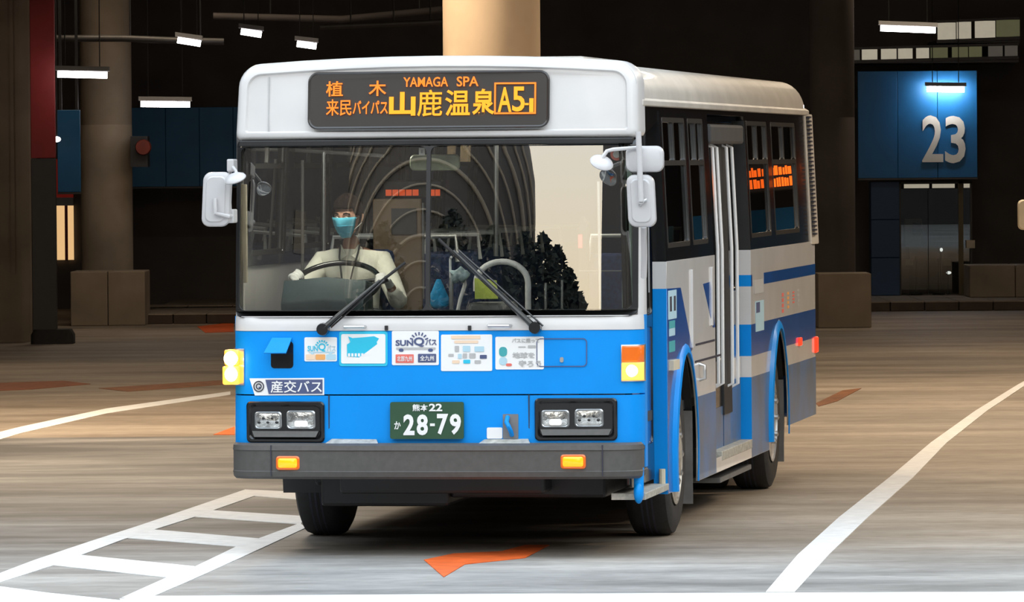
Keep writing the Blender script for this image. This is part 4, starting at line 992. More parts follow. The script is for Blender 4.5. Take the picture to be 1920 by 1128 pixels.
# rear lamps seen from the side
for (px0, py0, px1, py1, dx) in ((1524, 632, 1531, 660, 0.03),):
    (s0, z1), (s1, z0) = S(px0, py0), S(px1, py1)
    b = MB(); b.box((W2 - 0.05, LB - 0.10, z0), (W2 + 0.02, LB + 0.03, z1)); P('tail_lamp', b, M['red'], None, 0, 0.012)
(s_, z_) = S(1498, 640)
b = MB(); b.box((W2, s_ - 0.06, z_ - 0.03), (W2 + 0.02, s_ + 0.06, z_ + 0.03)); P('side_marker_lamp', b, M['red'], None, 0, 0.008)

# --- wheels
def wheel(x, s, sgn, hub):
    xo = x; R_ = 0.50
    b = MB(); h = lambda q: sgn * q
    b.lathe([(0.29, h(-0.27)), (0.44, h(-0.275)), (0.485, h(-0.25)), (R_, h(-0.215)), (R_, h(-0.06)), (0.485, h(-0.02)), (0.44, h(0.0)), (0.32, h(-0.01)), (0.29, h(-0.04))], (xo, s, R_), 'x', 40)
    ty = P('wheel_tyre', b, M['rubber'], None, 40)
    b = MB()
    for g in (-0.17, -0.137, -0.104):
        b.lathe([(R_ + 0.001, h(g - 0.006)), (R_ + 0.001, h(g + 0.006))], (xo, s, R_), 'x', 40)
    P('tread_groove', b, M['ink'], ty, 0)
    b = MB(); b.lathe([(0.305, h(-0.012)), (0.31, h(-0.002)), (0.295, h(0.0)), (0.27, h(-0.06 if hub else -0.10)), (0.20, h(-0.03 if hub else -0.13)), (0.13, h(-0.02)), (0.12, h(0.02 if hub else -0.02)), (0.03, h(0.03 if hub else -0.02))], (xo, s, R_), 'x', 32); rm = P('wheel_rim', b, M['rust'] if hub else M['silver'], ty, 40)
    for k in range(8):
        a_ = 2 * PI * k / 8; b = MB(); b.lathe([(0.02, h(-0.03)), (0.02, h(0.02)), (0.008, h(0.025))], (xo, s + 0.165 * math.cos(a_), R_ + 0.165 * math.sin(a_)), 'x', 8); P('wheel_nut', b, M['steel'], ty, 40)
wheel(1.175, sF, 1, True); wheel(-1.175, sF, -1, True); wheel(1.19, sR, 1, False); wheel(-1.19, sR, -1, False)
for sg in (-1, 1):
    b = MB(); b.lathe([(0.29, sg * -0.62), (0.485, sg * -0.6), (0.5, sg * -0.56), (0.5, sg * -0.38), (0.485, sg * -0.34), (0.29, sg * -0.32)], (sg * 1.19, sR, 0.5), 'x', 40); P('wheel_tyre', b, M['rubber'], None, 40)

# --- bumper and what sits on it
def bloop(z, ins):
    pts = []
    for x in [-1.233, -1.229, -1.215, -1.19, -1.15, -1.06] + [-0.9 + 0.2 * k for k in range(10)] + [1.06, 1.15, 1.19, 1.215, 1.229, 1.233]:
        a_ = max(0, abs(x) - 1.06); pts.append(Vector((x * (1 - ins * 0.3), -0.10 + ins + x * x / 30 + (0.16 - math.sqrt(max(0, 0.16 ** 2 - (a_ / 0.176 * 0.16) ** 2))), z)))
    return pts + [Vector((1.233 - ins, 0.32, z)), Vector((1.20 - ins, 0.32, z)), Vector((1.15, 0.09, z)), Vector((-1.15, 0.09, z)), Vector((-1.20 + ins, 0.32, z)), Vector((-1.233 + ins, 0.32, z))]
bmp = MB(); hB = zBT - zBB
bmp.loft([bloop(zBB, 0.03), bloop(zBB + 0.015, 0.008), bloop(zBB + 0.045, 0.0), bloop(zBB + 0.05, 0.006), bloop(zBT - 0.045, 0.006), bloop(zBT - 0.04, 0.0), bloop(zBT - 0.012, 0.006), bloop(zBT, 0.03)])
bump = P('bumper', bmp, M['bumper'], None, 30)
bsec = MB()
def yb(x): 
    a_ = max(0, abs(x) - 1.06); return -0.10 + x * x / 30 + (0.16 - math.sqrt(max(0, 0.16 ** 2 - (a_ / 0.176 * 0.16) ** 2)))
for (px0, py0, px1, py1) in ((516, 855, 560, 881), (1050, 852, 1097, 879)):
    p0, p1 = F(px0, py1, -0.1), F(px1, py0, -0.1); xc = (p0.x + p1.x) / 2
    b = MB(); rr = [(0.0, 0.02), (0.0, -0.004), (0.006, -0.010), (0.013, -0.008)]
    b.loft([[Vector((x, yb(xc) + o_ + 0.006, z)) for x, z in rrect(p0.x + i_, p0.z + i_, p1.x - i_, p1.z - i_, 0.018, 3)] for i_, o_ in rr]); fg = P('fog_lamp', b, M['amberdk'], bump, 30)
    b = MB(); b.loft([[Vector((x, yb(xc) + o_, z)) for x, z in rrect(p0.x + 0.014 + i_, p0.z + 0.013 + i_, p1.x - 0.014 - i_, p1.z - 0.013 - i_, 0.012, 3)] for i_, o_ in ((0, 0.002), (0, -0.010), (0.009, -0.015))]); b2 = P('fog_lens', b, mat('fog_lens_amber', (0.9, 0.45, 0.01), 0.2, emit=(1.0, 0.50, 0.0), es=0.55, coat=0.5), bump, 30)
for (pa, pb) in ((610, 708), (898, 993)):
    x0, x1 = F(pa, 830, -0.05).x, F(pb, 830, -0.05).x
    b = MB(); b.prism([(x0, -0.06, zBT - 0.004), (x1, -0.06, zBT - 0.004), (x1 - 0.02, 0.0, zBT + 0.02), (x0 + 0.03, 0.0, zBT + 0.02)], (0, 0.02, 0.006)); P('bumper_tread', b, M['chequer'], bump, 0)
for px in (506, 1128):
    x = F(px, 860, -0.1).x
    b = MB(); b.box((x - 0.003, yb(x) - 0.0005, zBB + 0.02), (x + 0.003, yb(x) + 0.02, zBT - 0.01)); P('bumper_joint', b, M['ink'], bump, 0)

# --- headlamps
def flat(px, py): p = FS(px, py); return p.x, p.z
for (bx, lamps, top) in (((463, 752, 609, 829), ((478, 771, 529, 804), (538, 769, 592, 804)), 0), ((1003, 746, 1158, 825), ((1015, 768, 1068, 801), (1078, 766, 1132, 800)), 1)):
    (x0, z1), (x1, z0) = flat(bx[0], bx[1]), flat(bx[2], bx[3]); z0 = max(z0, zBT - 0.005)
    def hl(i_, o_): return [Vector((x, ysurf(x, 0.8) + o_, z)) for x, z in rrect(x0 + i_, z0 + i_, x1 - i_, z1 - i_, 0.025, 3)]
    b = MB(); b.loft([hl(0.0, 0.02), hl(0.0, -0.012), hl(0.006, -0.02), hl(0.018, -0.02), hl(0.03, -0.006)]); bz = P('headlamp_bezel', b, M['gloss'], None, 30)
    for q, (lx0, ly0, lx1, ly1) in enumerate(lamps):
        (a0, c1), (a1, c0) = flat(lx0, ly0), flat(lx1, ly1)
        def ll(i_, o_): return [Vector((x, ysurf(x, 0.8) + o_, z)) for x, z in rrect(a0 + i_, c0 + i_, a1 - i_, c1 - i_, 0.02, 3)]
        b = MB(); b.loft([ll(0.0, 0.03), ll(0.0, -0.012), ll(0.005, -0.018), ll(0.011, -0.010)]); P('headlamp_rim', b, M['steel'], bz, 30)
        b = MB(); b.loft([ll(0.010, 0.0), ll(0.012, -0.014), ll(0.035, -0.020)]); P('headlamp_lens', b, M['lamp_glass'], bz, 40)
        inner = (q == 1) != (top == 1)
        if inner:
            b = MB(); b.loft([[Vector((x, ysurf(x, 0.8) + o_, z)) for x, z in rrect(a0 + 0.05 + i_, c0 + 0.015 + i_, a1 - 0.045 - i_, c0 + 0.05 - i_, 0.012, 3)] for i_, o_ in ((0, -0.008), (0, -0.02), (0.006, -0.023))]); P('lit_reflector', b, mat('pale_reflector', (0.9, 0.88, 0.85), 0.2, emit=(1, 0.95, 0.9), es=0.45), bz, 30)
        else:
            for k in range(5):
                b = MB(); xx = a0 + 0.03 + k * (a1 - a0 - 0.06) / 4; zz = (c0 + c1) / 2 + (0.012 if k % 2 else -0.012); b.sphere((xx, ysurf(xx, 0.8) - 0.017, zz), (0.012, 0.006, 0.009), 8, 5); P('lamp_facet', b, M['gloss'], bz, 40)
    b = MB(); zl_ = flat(bx[0], lamps[0][3] + 8)[1]
    b.prism([(x0 + 0.035, ysurf(x0, .8) - 0.02, zl_ + 0.015), (x1 - 0.035, ysurf(x1, .8) - 0.02, zl_ + 0.015), (x1 - 0.05, ysurf(x1, .8) - 0.035, zl_ - 0.02), (x0 + 0.05, ysurf(x0, .8) - 0.035, zl_ - 0.02)], (0, 0.04, 0)); P('bezel_lip', b, M['bumper'], bz, 0)

# --- turn signals
(x0, z1), (x1, z0) = flat(1167, 648), flat(1205, 712)
zm = z0 + (z1 - z0) * 0.52
def ts(za, zb_, m, name, parent, out=0.022, xa=None, xb=None):
    xs = [xa + (xb - xa) * k / 6 for k in range(7)]; loops = []
    for z in (za, za + 0.008, zb_ - 0.008, zb_):
        o_ = out if za < z < zb_ else out * 0.6
        loops.append([Vector((x + math.copysign(0.012, x) * (abs(x) > 1.19), ysurf(x, z) - o_, z)) for x in xs] + [Vector((x * 0.99, ysurf(x, z) + 0.02, z)) for x in xs[::-1]])
    b = MB(); b.loft(loops); return P(name, b, m, parent, 30)
t1 = ts(z0 - 0.006, z1 + 0.006, M['steel'], 'turn_signal_rim', None, 0.010, x0 - 0.006, min(1.2345, x1 + 0.006))
ts(zm + 0.003, z1, M['amberdk'], 'turn_signal_lens', t1, 0.024, x0, min(1.234, x1))
lt = ts(z0, zm, M['lit'], 'lit_turn_signal', t1, 0.024, x0, min(1.234, x1))
xc = (x0 + min(1.234, x1)) / 2 - 0.004
b = MB(); b.sphere((xc, ysurf(xc, z0) - 0.018, (z0 + zm) / 2 + 0.004), (0.042, 0.022, 0.036), 18, 12); P('glowing_bulb', b, M['core'], t1, 60)
z1_, z0_ = FS(440, 654).z, FS(440, 719).z; zm = z0_ + (z1_ - z0_) * 0.55
t1 = ts(z0_ - 0.005, z1_ + 0.005, M['steel'], 'turn_signal_rim', None, 0.010, -1.2345, -1.16)
b = MB(); b.loft([rr2 for rr2 in [[Vector((x, y, z)) for x, y in ((-1.285, 0.05), (-1.27, 0.02), (-1.225, 0.05), (-1.19, 0.045), (-1.19, 0.10), (-1.235, 0.20), (-1.285, 0.20))] for z in (z0_, zm - 0.004)]]); P('lit_turn_signal', b, M['lit2'], t1, 30, 0.01)
b = MB(); b.loft([[Vector((x, y, z)) for x, y in ((-1.275, 0.06), (-1.262, 0.03), (-1.225, 0.05), (-1.195, 0.045), (-1.195, 0.10), (-1.235, 0.18), (-1.275, 0.18))] for z in (zm + 0.002, z1_)]); P('lit_turn_signal', b, M['lit2'], t1, 30, 0.01)
for zc_ in ((z0_ + zm) / 2 + 0.005, (zm + z1_) / 2 - 0.005):
    b = MB(); b.sphere((-1.235, 0.055, zc_), (0.042, 0.05, 0.045), 18, 12); P('glowing_bulb', b, M['core'], t1, 60)

# --- stickers, plates and small fittings on the front
def fplate(name, px0, py0, px1, py1, m, off=-0.004, th=0.004, r=0.008, parent=None, label=None, fill=0):
    (x0, z1), (x1, z0) = flat(px0, py0), flat(px1, py1)
    b = MB(); b.loft([[Vector((x, ysurf(x, z) + o_, z)) for x, z in rrect(x0, z0, x1, z1, min(r, abs(z1 - z0) / 2.1, abs(x1 - x0) / 2.1), 3)] for o_ in (off + th, off)])
    o = P(name, b, m, parent, 0, 0, label)
    return o
def ftext(body, px0, py0, px1, py1, m, parent, bold=0.0, off=-0.0085):
    (a0, b1), (a1, b0) = flat(px0, py0), flat(px1, py1)
    return text_fit('lettering', body, m, parent, lambda a_, b_, t_: Vector((a_, ysurf(a_, b_) + off - t_, b_)), a0, b0, a1, b1, bold, 0.002)
T2 = -0.0062                                                    # print lies on the sticker
def blob(name, px0, py0, px1, py1, m, parent, r=0.004): return fplate(name, px0, py0, px1, py1, m, T2, 0.0018, r, parent)
# pass sticker, small
s1 = fplate('pass_sticker', 571, 632, 632, 677, M['print_white'], label='small white bus pass sticker with sun and coloured tags')
ftext('SUN', 577, 648, 596, 658, M['inkcyan'], s1, 0.02, -0.006); ftext('Q', 597, 643, 611, 659, M['inkcyan'], s1, 0.02, -0.006); ftext('バス', 613, 647, 630, 658, M['inkpale'], s1, 0.02, -0.006)
def sun(cx, cy, r0_, r1_, m, parent, n=7):
    for k in range(n):
        a_ = math.radians(200 + 140 * k / (n - 1)); a2 = a_
        (xa, za), (xb, zb) = flat(cx + math.cos(a_) * r0_, cy + math.sin(a_) * r0_), flat(cx + math.cos(a_) * r1_, cy + math.sin(a_) * r1_)
        dx, dz = (xb - xa), (zb - za); L_ = math.hypot(dx, dz); nx, nz = -dz / L_ * 0.004, dx / L_ * 0.004
        b = MB(); y = ysurf(xa, za) + T2; b.prism([(xa + nx, y, za + nz), (xb + nx, y, zb + nz), (xb - nx, y, zb - nz), (xa - nx, y, za - nz)], (0, 0.002, 0)); P('sun_ray', b, m, parent, 0)
sun(604, 650, 9, 13, M['inkcyan'], s1)
blob('print_bar', 579, 659, 628, 661, M['inkpale'], s1); blob('print_wheel', 583, 660, 589, 664, M['inkpale'], s1, 0.01); blob('print_wheel', 617, 660, 623, 664, M['inkpale'], s1, 0.01)
blob('coral_tag', 574, 664, 591, 674, M['inkpeach'], s1); blob('orange_tag', 592, 664, 610, 674, M['inkorange'], s1); blob('blue_tag', 612, 664, 630, 674, M['inkpale'], s1)
# cyan framed sticker
s2 = fplate('framed_sticker', 636, 621, 727, 686, M['inkcyan'], r=0.015, label='cyan framed sticker with a plain cyan island shape')
blob('white_field', 640, 626, 723, 681, M['print_white'], s2, 0.01)
(xa, za), (xb, zb) = flat(650, 672), flat(713, 629)
pts = [(0.02, 0.1), (0.02, 0.62), (0.12, 0.72), (0.06, 0.97), (0.18, 0.9), (0.5, 0.93), (0.82, 0.98), (0.97, 0.88), (0.9, 0.72), (0.97, 0.4), (0.9, 0.1), (0.6, 0.03), (0.3, 0.06)]
b = MB(); b.prism([Vector((xa + (xb - xa) * u_, ysurf(xa, za) - 0.008, za + (zb - za) * v_)) for u_, v_ in pts], (0, 0.002, 0)); P('island_print', b, M['inkcyan'], s2, 0)
for k in range(9):
    b = MB(); u0_ = 653 + k * 6.2; (x_0, z_1), (x_1, z_0) = flat(u0_, 662), flat(u0_ + 4, 668); b.box((x_0, ysurf(xa, za) - 0.0095, z_0), (x_1, ysurf(xa, za) - 0.008, z_1)); P('print_block', b, M['print_white'], s2, 0)
# pass sticker, large
s3 = fplate('pass_sticker', 735, 620, 823, 684, M['print_white'], label='large white bus pass sticker with sun and two coloured tags')
ftext('SUN', 742, 637, 775, 648, M['inkblue'], s3, 0.03, -0.006); ftext('Q', 776, 632, 796, 650, M['inkblue'], s3, 0.03, -0.006); ftext('バス', 798, 635, 819, 647, M['inkblue'], s3, 0.03, -0.006)
sun(786, 640, 12, 18, M['inkblue'], s3)
blob('print_bar', 743, 651, 817, 655, M['inkgrey'], s3); blob('print_wheel', 748, 653, 757, 659, M['inkblue'], s3, 0.01); blob('print_wheel', 803, 653, 812, 659, M['inkblue'], s3, 0.01)
g1 = blob('coral_tag', 742, 664, 776, 680, M['inkred'], s3); g2 = blob('navy_tag', 784, 663, 818, 679, M['inkblue'], s3)
ftext('北部九州', 745, 667, 773, 677, M['print_white'], s3, 0.01, -0.008); ftext('全九州', 788, 666, 814, 676, M['print_white'], s3, 0.01, -0.008)
# white notice
s4 = fplate('notice_sticker', 827, 627, 923, 695, M['print_white'], label='large white notice sticker with peach heading and small pale logos')
blob('peach_heading', 846, 629, 901, 635, M['inkpeach'], s4); blob('peach_heading', 852, 638, 897, 643, M['inkpeach'], s4)
for (p_, m_) in (((853, 648, 861, 659), 'inkgrey'), ((868, 648, 882, 659), 'inkpale'), ((890, 649, 908, 659), 'inkpale'), ((841, 663, 851, 668), 'inkgrey'), ((859, 663, 866, 672), 'inkpale'), ((868, 662, 876, 671), 'inkgrey'), ((880, 662, 892, 671), 'inkgrey'), ((900, 665, 913, 672), 'inkblue'), ((848, 675, 862, 681), 'inkpeach'), ((869, 674, 882, 681), 'inkcyan'), ((890, 675, 902, 681), 'inkgrey')):
    blob('small_logo', *p_, M[m_], s4)
# protect-the-earth sticker (its mascot is left out; plain colour stays)
s5 = fplate('eco_sticker', 929, 631, 1020, 692, M['print_white'], label='white sticker lettered in grey about riding buses')
ftext('バスに乗って', 960, 634, 1012, 642, M['inkgrey'], s5, 0.02, -0.006)
blob('print_bar', 972, 649, 986, 651, M['inkgrey'], s5); blob('print_bar', 990, 647, 1005, 652, M['inkgrey'], s5)
ftext('地球を', 961, 660, 1003, 671, M['inkgrey'], s5, 0.025, -0.006); ftext('守ろう', 973, 675, 1015, 687, M['inkgrey'], s5, 0.025, -0.006)
blob('teal_patch', 936, 650, 951, 668, M['inkteal'], s5, 0.02); blob('pale_patch', 936, 669, 951, 684, M['inkpale'], s5, 0.02); blob('red_patch', 949, 681, 960, 686, M['inkred'], s5, 0.01)
# hatch outline
(x0, z1), (x1, z0) = flat(1006, 634), flat(1101, 687)
plate('hatch_joint', dens(rrect(x0, z0, x1, z1, 0.025, 4), 0.05), [dens(rrect(x0 + 0.005, z0 + 0.005, x1 - 0.005, z1 - 0.005, 0.021, 4), 0.05)], 0.002, front_fn(-0.005), M['inkblue'], bus)
fplate('hatch_lock', 1050, 669, 1057, 679, M['steel'], -0.008, 0.012, 0.01)
# fuel style flap standing open over a dark recess
fplate('flap_recess', 508, 640, 550, 690, M['gloss'], -0.003, 0.003, 0.02)
(x0, z1), (x1, z0) = flat(511, 634), flat(548, 662)
b = MB(); y = ysurf(x0, z1); b.prism([(x0, y - 0.008, z1), (x1, y - 0.008, z1), (x1 - 0.02, y - 0.10, z0), (x0 - 0.035, y - 0.10, z0)], (0, -0.008, 0.006)); P('open_flap', b, M['blue'], None, 0, 0.003)
# operator sign
so_ = [(468, 709), (608, 708), (608, 740), (478, 741)]
pts = [flat(*p) for p in so_]
b = MB(); b.prism([Vector((x, ysurf(x, z) - 0.004, z)) for x, z in pts], (0, 0.003, 0)); os_ = P('operator_sign', b, M['print_white'], None, 0, 0, 'white bordered operator sign with ring emblem')
pts = [flat(*p) for p in ((498, 711.5), (605, 711), (605, 737.5), (504, 738))]
b = MB(); b.prism([Vector((x, ysurf(x, z) - 0.0062, z)) for x, z in pts], (0, 0.002, 0)); P('blue_field', b, M['inkblue'], os_, 0)
ftext('産交バス', 508, 713, 604, 736, M['print_white'], os_, 0.012, -0.0075)
(ex_, ez_) = flat(485.5, 724); er = 0.033
for ra_, rb_ in ((er, er * 0.80), (er * 0.55, er * 0.36)):
    plate('emblem_ring', circ(ex_, ez_, ra_, 24), [circ(ex_, ez_, rb_, 24)], 0.002, front_fn(-0.0065), M['ink'], os_)
plate('emblem_ring', circ(ex_ + 0.004, ez_ - 0.006, er * 0.16, 12), [], 0.002, front_fn(-0.0065), M['inkblue'], os_)
# licence plate
lp_ = fplate('licence_plate', 733, 753, 871, 822, M['plate'], -0.03, 0.012, 0.012, None, 'green licence plate with white characters')
LQ = -0.0325
ftext('熊本', 775, 757, 804, 770, M['print_white'], lp_, 0.02, LQ); ftext('22', 806, 756, 831, 770, M['print_white'], lp_, 0.03, LQ)
ftext('か', 741, 789, 753, 804, M['print_white'], lp_, 0.02, LQ)
ftext('2', 758, 776, 779, 815, M['print_white'], lp_, 0.035, LQ); ftext('8', 783, 776, 804, 815, M['print_white'], lp_, 0.035, LQ); ftext('-', 808, 793, 817, 798, M['print_white'], lp_, 0.02, LQ)
ftext('7', 821, 775, 842, 814, M['print_white'], lp_, 0.035, LQ); ftext('9', 845, 775, 866, 814, M['print_white'], lp_, 0.035, LQ)
for px in (776, 828):
    x_, z_ = flat(px, 757 if px < 800 else 757)
    b = MB(); b.box((x_ - 0.05, ysurf(x_, z_) - 0.02, z_ - 0.13), (x_ + 0.05, ysurf(x_, z_) + 0.01, z_ - 0.0)); P('plate_bracket', b, M['black'], lp_, 0)
# square white tag and tow hook
fplate('white_tag', 913, 801, 942, 822, M['print_white'])
fplate('hook_recess', 943, 776, 972, 822, M['grey'], -0.003, 0.003, 0.004)
(hx, hz1), (_, hz0) = flat(956, 781), flat(956, 815)
b = MB(); y = ysurf(hx, .8); b.tube([(hx - 0.012, y - 0.006, hz1), (hx - 0.014, y - 0.04, hz1 - 0.03), (hx, y - 0.055, (hz0 + hz1) / 2), (hx + 0.012, y - 0.04, hz0 + 0.02), (hx + 0.012, y - 0.006, hz0)], 0.014, 10); P('tow_hook', b, M['blue'], None, 40)
# grab handles under the windscreen
for (px0, px1, py) in ((646, 686, 612), (916, 958, 610)):
    (x0, z_), (x1, _) = flat(px0, py), flat(px1, py); y = ysurf(x0, z_)
    b = MB(); b.tube([(x0, y, z_), (x0 + 0.006, y - 0.04, z_), (x1 - 0.006, y - 0.04, z_), (x1, y, z_)], 0.009, 8); P('grab_handle', b, M['steel'], None, 40)
for px in (725, 881):
    x_, z_ = flat(px, 615); b = MB(); b.box((x_ - 0.01, ysurf(x_, z_) - 0.018, z_ - 0.012), (x_ + 0.01, ysurf(x_, z_) + 0.01, z_ + 0.016)); P('washer_nozzle', b, M['black'], None, 0, 0.003)
# wipers
def wiper(piv, elbow, b0, b1):
    q = FS(*piv, -0.05); e1 = FS(*elbow, -0.06)
    b = MB(); b.lathe([(0.035, -0.02), (0.04, 0.02), (0.02, 0.05)], (q.x, q.y - 0.0, q.z), 'y', 14); w_ = P('wiper_pivot', b, M['gloss'], None, 40)
    b = MB(); b.tube([q, q.lerp(e1, 0.3) + Vector((0, -0.01, 0)), e1], [0.020, 0.015, 0.009], 8); b.tube([q + Vector((0.05, -0.005, 0.01)), e1 + Vector((0.03, -0.0, 0.005))], 0.006, 6); P('wiper_arm', b, M['gloss'], w_, 40)
    n0, n1 = FS(*b0, -0.018), FS(*b1, -0.018); pts = []
    for k in range(9):
        p = n0.lerp(n1, k / 8); pts.append(Vector((p.x, ysurf(p.x, p.z) - 0.016, p.z)))
    b = MB(); b.tube(pts, 0.010, 6); P('wiper_blade', b, M['rubber'], w_, 40)
    b = MB(); b.tube([e1, Vector((pts[4].x, pts[4].y - 0.02, pts[4].z)), pts[5]], 0.008, 6); P('wiper_link', b, M['gloss'], w_, 40)
wiper((605, 617), (712, 526), (622, 598), (760, 492))
wiper((1003, 614), (850, 470), (985, 600), (822, 448))

# --- outside mirrors
def rbox(x0, z0, x1, z1, y0, y1, r):
    return [[Vector((x, y, z)) for x, z in rrect(x0 + i_, z0 + i_, x1 - i_, z1 - i_, max(0.012, r - i_), 5)] for y, i_ in ((y1, 0.006), (y0 + 0.03, 0.0), (y0 + 0.008, 0.006), (y0, 0.02))]
def mirror(px0, py0, px1, py1, y, r, tilt=0.0, ridge=True):
    p0, p1 = F(px0, py1, y), F(px1, py0, y); zc = (p0.z + p1.z) / 2
    b = MB(); b.loft(rbox(p0.x, p0.z, p1.x, p1.z, y, y + 0.075, r)); b.map(lambda p: Vector((p.x + tilt * (p.z - zc), p.y, p.z))); o = P('side_mirror', b, M['mirrorback'], None, 40)
    b = MB(); b.loft([[Vector((x, yy, z)) for x, z in rrect(p0.x + 0.015, p0.z + 0.015, p1.x - 0.015, p1.z - 0.015, r * 0.8, 5)] for yy in (y + 0.07, y + 0.077)]); b.map(lambda p: Vector((p.x + tilt * (p.z - zc), p.y, p.z))); P('mirror_glass', b, M['mirror'], o, 0)
    if ridge:
        xc = (p0.x + p1.x) / 2
        b = MB(); b.loft([[Vector((x, yy, z)) for x, z in rrect(p0.x + i_, p0.z + i_, p1.x - i_, p1.z - i_, r * 0.7, 5)] for yy, i_ in ((y + 0.001, 0.025), (y - 0.010, 0.032), (y - 0.010, 0.036))]); b.map(lambda p: Vector((p.x + tilt * (p.z - zc), p.y, p.z))); P('mirror_back_ridge', b, M['mirrorback'], o, 40)
    return o, (p0.x + p1.x) / 2, zc
mo, mx, mz = mirror(378, 322, 431, 425, -0.05, 0.05, 0.05)
A_ = F(403, 372, -0.07); B_ = F(404, 400, -0.085); C_ = F(428, 405, -0.06); D_ = F(440, 405, 0.08)
b = MB(); b.tube([A_, B_, C_, D_], 0.013, 8); P('mirror_bracket', b, M['mirrorback'], mo, 40)
for py0, py1 in ((298, 322), (392, 418)):
    p0, p1 = F(425, py1, 0.0), F(438, py0, 0.0); b = MB(); b.box((p0.x, 0.0, p0.z), (p1.x, 0.12, p1.z)); b.map(lambda p: p); P('mirror_clamp', b, M['mirrorback'], mo, 0, 0.008)
b = MB(); b.tube([F(432, 300, 0.05), F(430, 372, 0.05), F(432, 418, 0.05)], 0.012, 8); P('mirror_rod', b, M['mirrorback'], mo, 40)
def dish(px, py, rpx, squash, rot, y, name='round_mirror', parent=None):
    c = F(px, py, y); R_ = rpx / 311.0
    b = MB(); b.lathe([(0.02, 0.028), (R_ * 0.55, 0.026), (R_ * 0.9, 0.012), (R_, 0.0), (R_ * 0.97, -0.006), (R_ * 0.9, -0.008)], (0, 0, 0), 'z', 28)
    mt = Matrix.Rotation(rot, 3, 'Y') @ Matrix.Rotation(squash, 3, 'X')
    b.map(lambda p: c + mt @ p); o = P(name, b, M['mirrorback'], parent, 40)
    b = MB(); b.lathe([(R_ * 0.9, -0.0085), (R_ * 0.5, -0.016), (0.01, -0.019)], (0, 0, 0), 'z', 28); b.map(lambda p: c + mt @ p); P('mirror_glass', b, M['mirror'], o, 40)
    return c
c = dish(441, 335, 21, math.radians(22), math.radians(-14), -0.12)
b = MB(); b.tube([c + Vector((0, 0, 0.02)), F(443, 322, -0.08), F(436, 312, 0.02)], 0.010, 8); P('mirror_arm', b, M['mirrorback'], None, 40)
# kerb side: tall post, two mirrors, round mirror on an arm
mo, _, _ = mirror(1172, 273, 1244, 323, -0.16, 0.045, 0.0, False)
mo2, _, _ = mirror(1175, 327, 1228, 426, -0.18, 0.05, -0.045)
p0, p1 = F(1190, 415, -0.19), F(1220, 340, -0.19)
b = MB(); b.tube([F(1197, 246, -0.22), F(1199, 300, -0.22), F(1202, 378, -0.22)], 0.017, 10); b.tube([F(1202, 376, -0.22), F(1203, 380, -0.17)], 0.02, 8); P('mirror_post', b, M['mirrorback'], None, 40)
b = MB(); b.tube([F(1200, 385, -0.19), F(1202, 378, -0.21), F(1212, 374, -0.2)], 0.010, 8); P('mirror_bracket', b, M['steel'], mo2, 40)
c = dish(1128, 305, 22, math.radians(30), math.radians(24), -0.22)
b = MB(); b.tube([c + Vector((0.0, 0, 0.02)), F(1131, 293, -0.22), F(1138, 283, -0.2), F(1150, 280, -0.19), F(1200, 276, -0.17), F(1204, 300, -0.05), F(1200, 310, 0.1)], 0.012, 8); P('mirror_arm', b, M['mirrorback'], None, 40)
b = MB(); b.tube([F(1216, 426, -0.02), F(1217, 548, -0.02)], 0.005, 6); P('mirror_stay', b, M['steel'], None, 40)
b = MB(); b.tube([F(1207, 425, -0.05), F(1208, 480, 0.05), F(1207, 520, 0.10)], 0.018, 8); P('mirror_stay', b, M['mirrorback'], None, 40)

# --- inside the bus
b = MB(); b.loft([[Vector((x, y, z)) for y, z in ((0.16, 0.9), (0.16, 1.36), (0.22, 1.43), (0.50, 1.45), (0.62, 1.40), (0.62, 0.9))] for x in (-1.14, -0.6, 0.0, 0.62)]); P('dashboard', b, M['dark'], None, 20, 0.01)
dz = F(620, 545, 0.55); hx0, hx1 = F(535, 545, .55).x, F(690, 545, .55).x
b = MB(); b.loft([[Vector((x, y, z + (0.02 if abs(x - (hx0 + hx1) / 2) < 0.2 else 0))) for y, z in ((0.40, 1.43), (0.40, F(0, 570, .4).z), (0.50, F(0, 528, .5).z), (0.72, F(0, 532, .7).z), (0.74, 1.40))] for x in (hx0, hx0 + 0.05, (hx0 + hx1) / 2, hx1 - 0.05, hx1)]); P('instrument_hood', b, M['teal'], None, 25, 0.01)
# steering wheel
swc = F(631, 532, 0.80); RW = 0.262
tilt = math.radians(62)                              # from upright: big and flat as in buses
def swp(a_, r_): return swc + Vector((math.cos(a_) * r_, math.sin(a_) * r_ * math.sin(tilt), math.sin(a_) * r_ * math.cos(tilt)))
b = MB(); b.tube([swp(2 * PI * k / 40, RW) for k in range(40)], 0.017, 10, 0, True); sw = P('steering_wheel', b, M['gloss'], None, 60)
b = MB()
for a_ in (0.2, PI - 0.2, 1.5 * PI): b.tube([swp(a_, 0.05), swp(a_, RW)], 0.013, 6)
P('wheel_spoke', b, M['black'], sw, 40)
b = MB(); b.sphere(swc + Vector((0, 0, -0.01)), (0.075, 0.07, 0.05), 16, 8); P('wheel_hub', b, M['black'], sw, 60)
b = MB(); b.tube([swc, swc + Vector((0, -0.12, -0.45)), swc + Vector((0, -0.15, -0.7))], 0.04, 10); P('steering_column', b, M['black'], sw, 40)
p = F(712, 522, 0.75); b = MB(); b.tube([swc + Vector((0.05, -0.03, -0.05)), p + Vector((0.02, 0, -0.02)), p + Vector((0.045, 0, 0.0))], [0.012, 0.012, 0.022], 8); P('column_switch', b, M['black'], sw, 40)
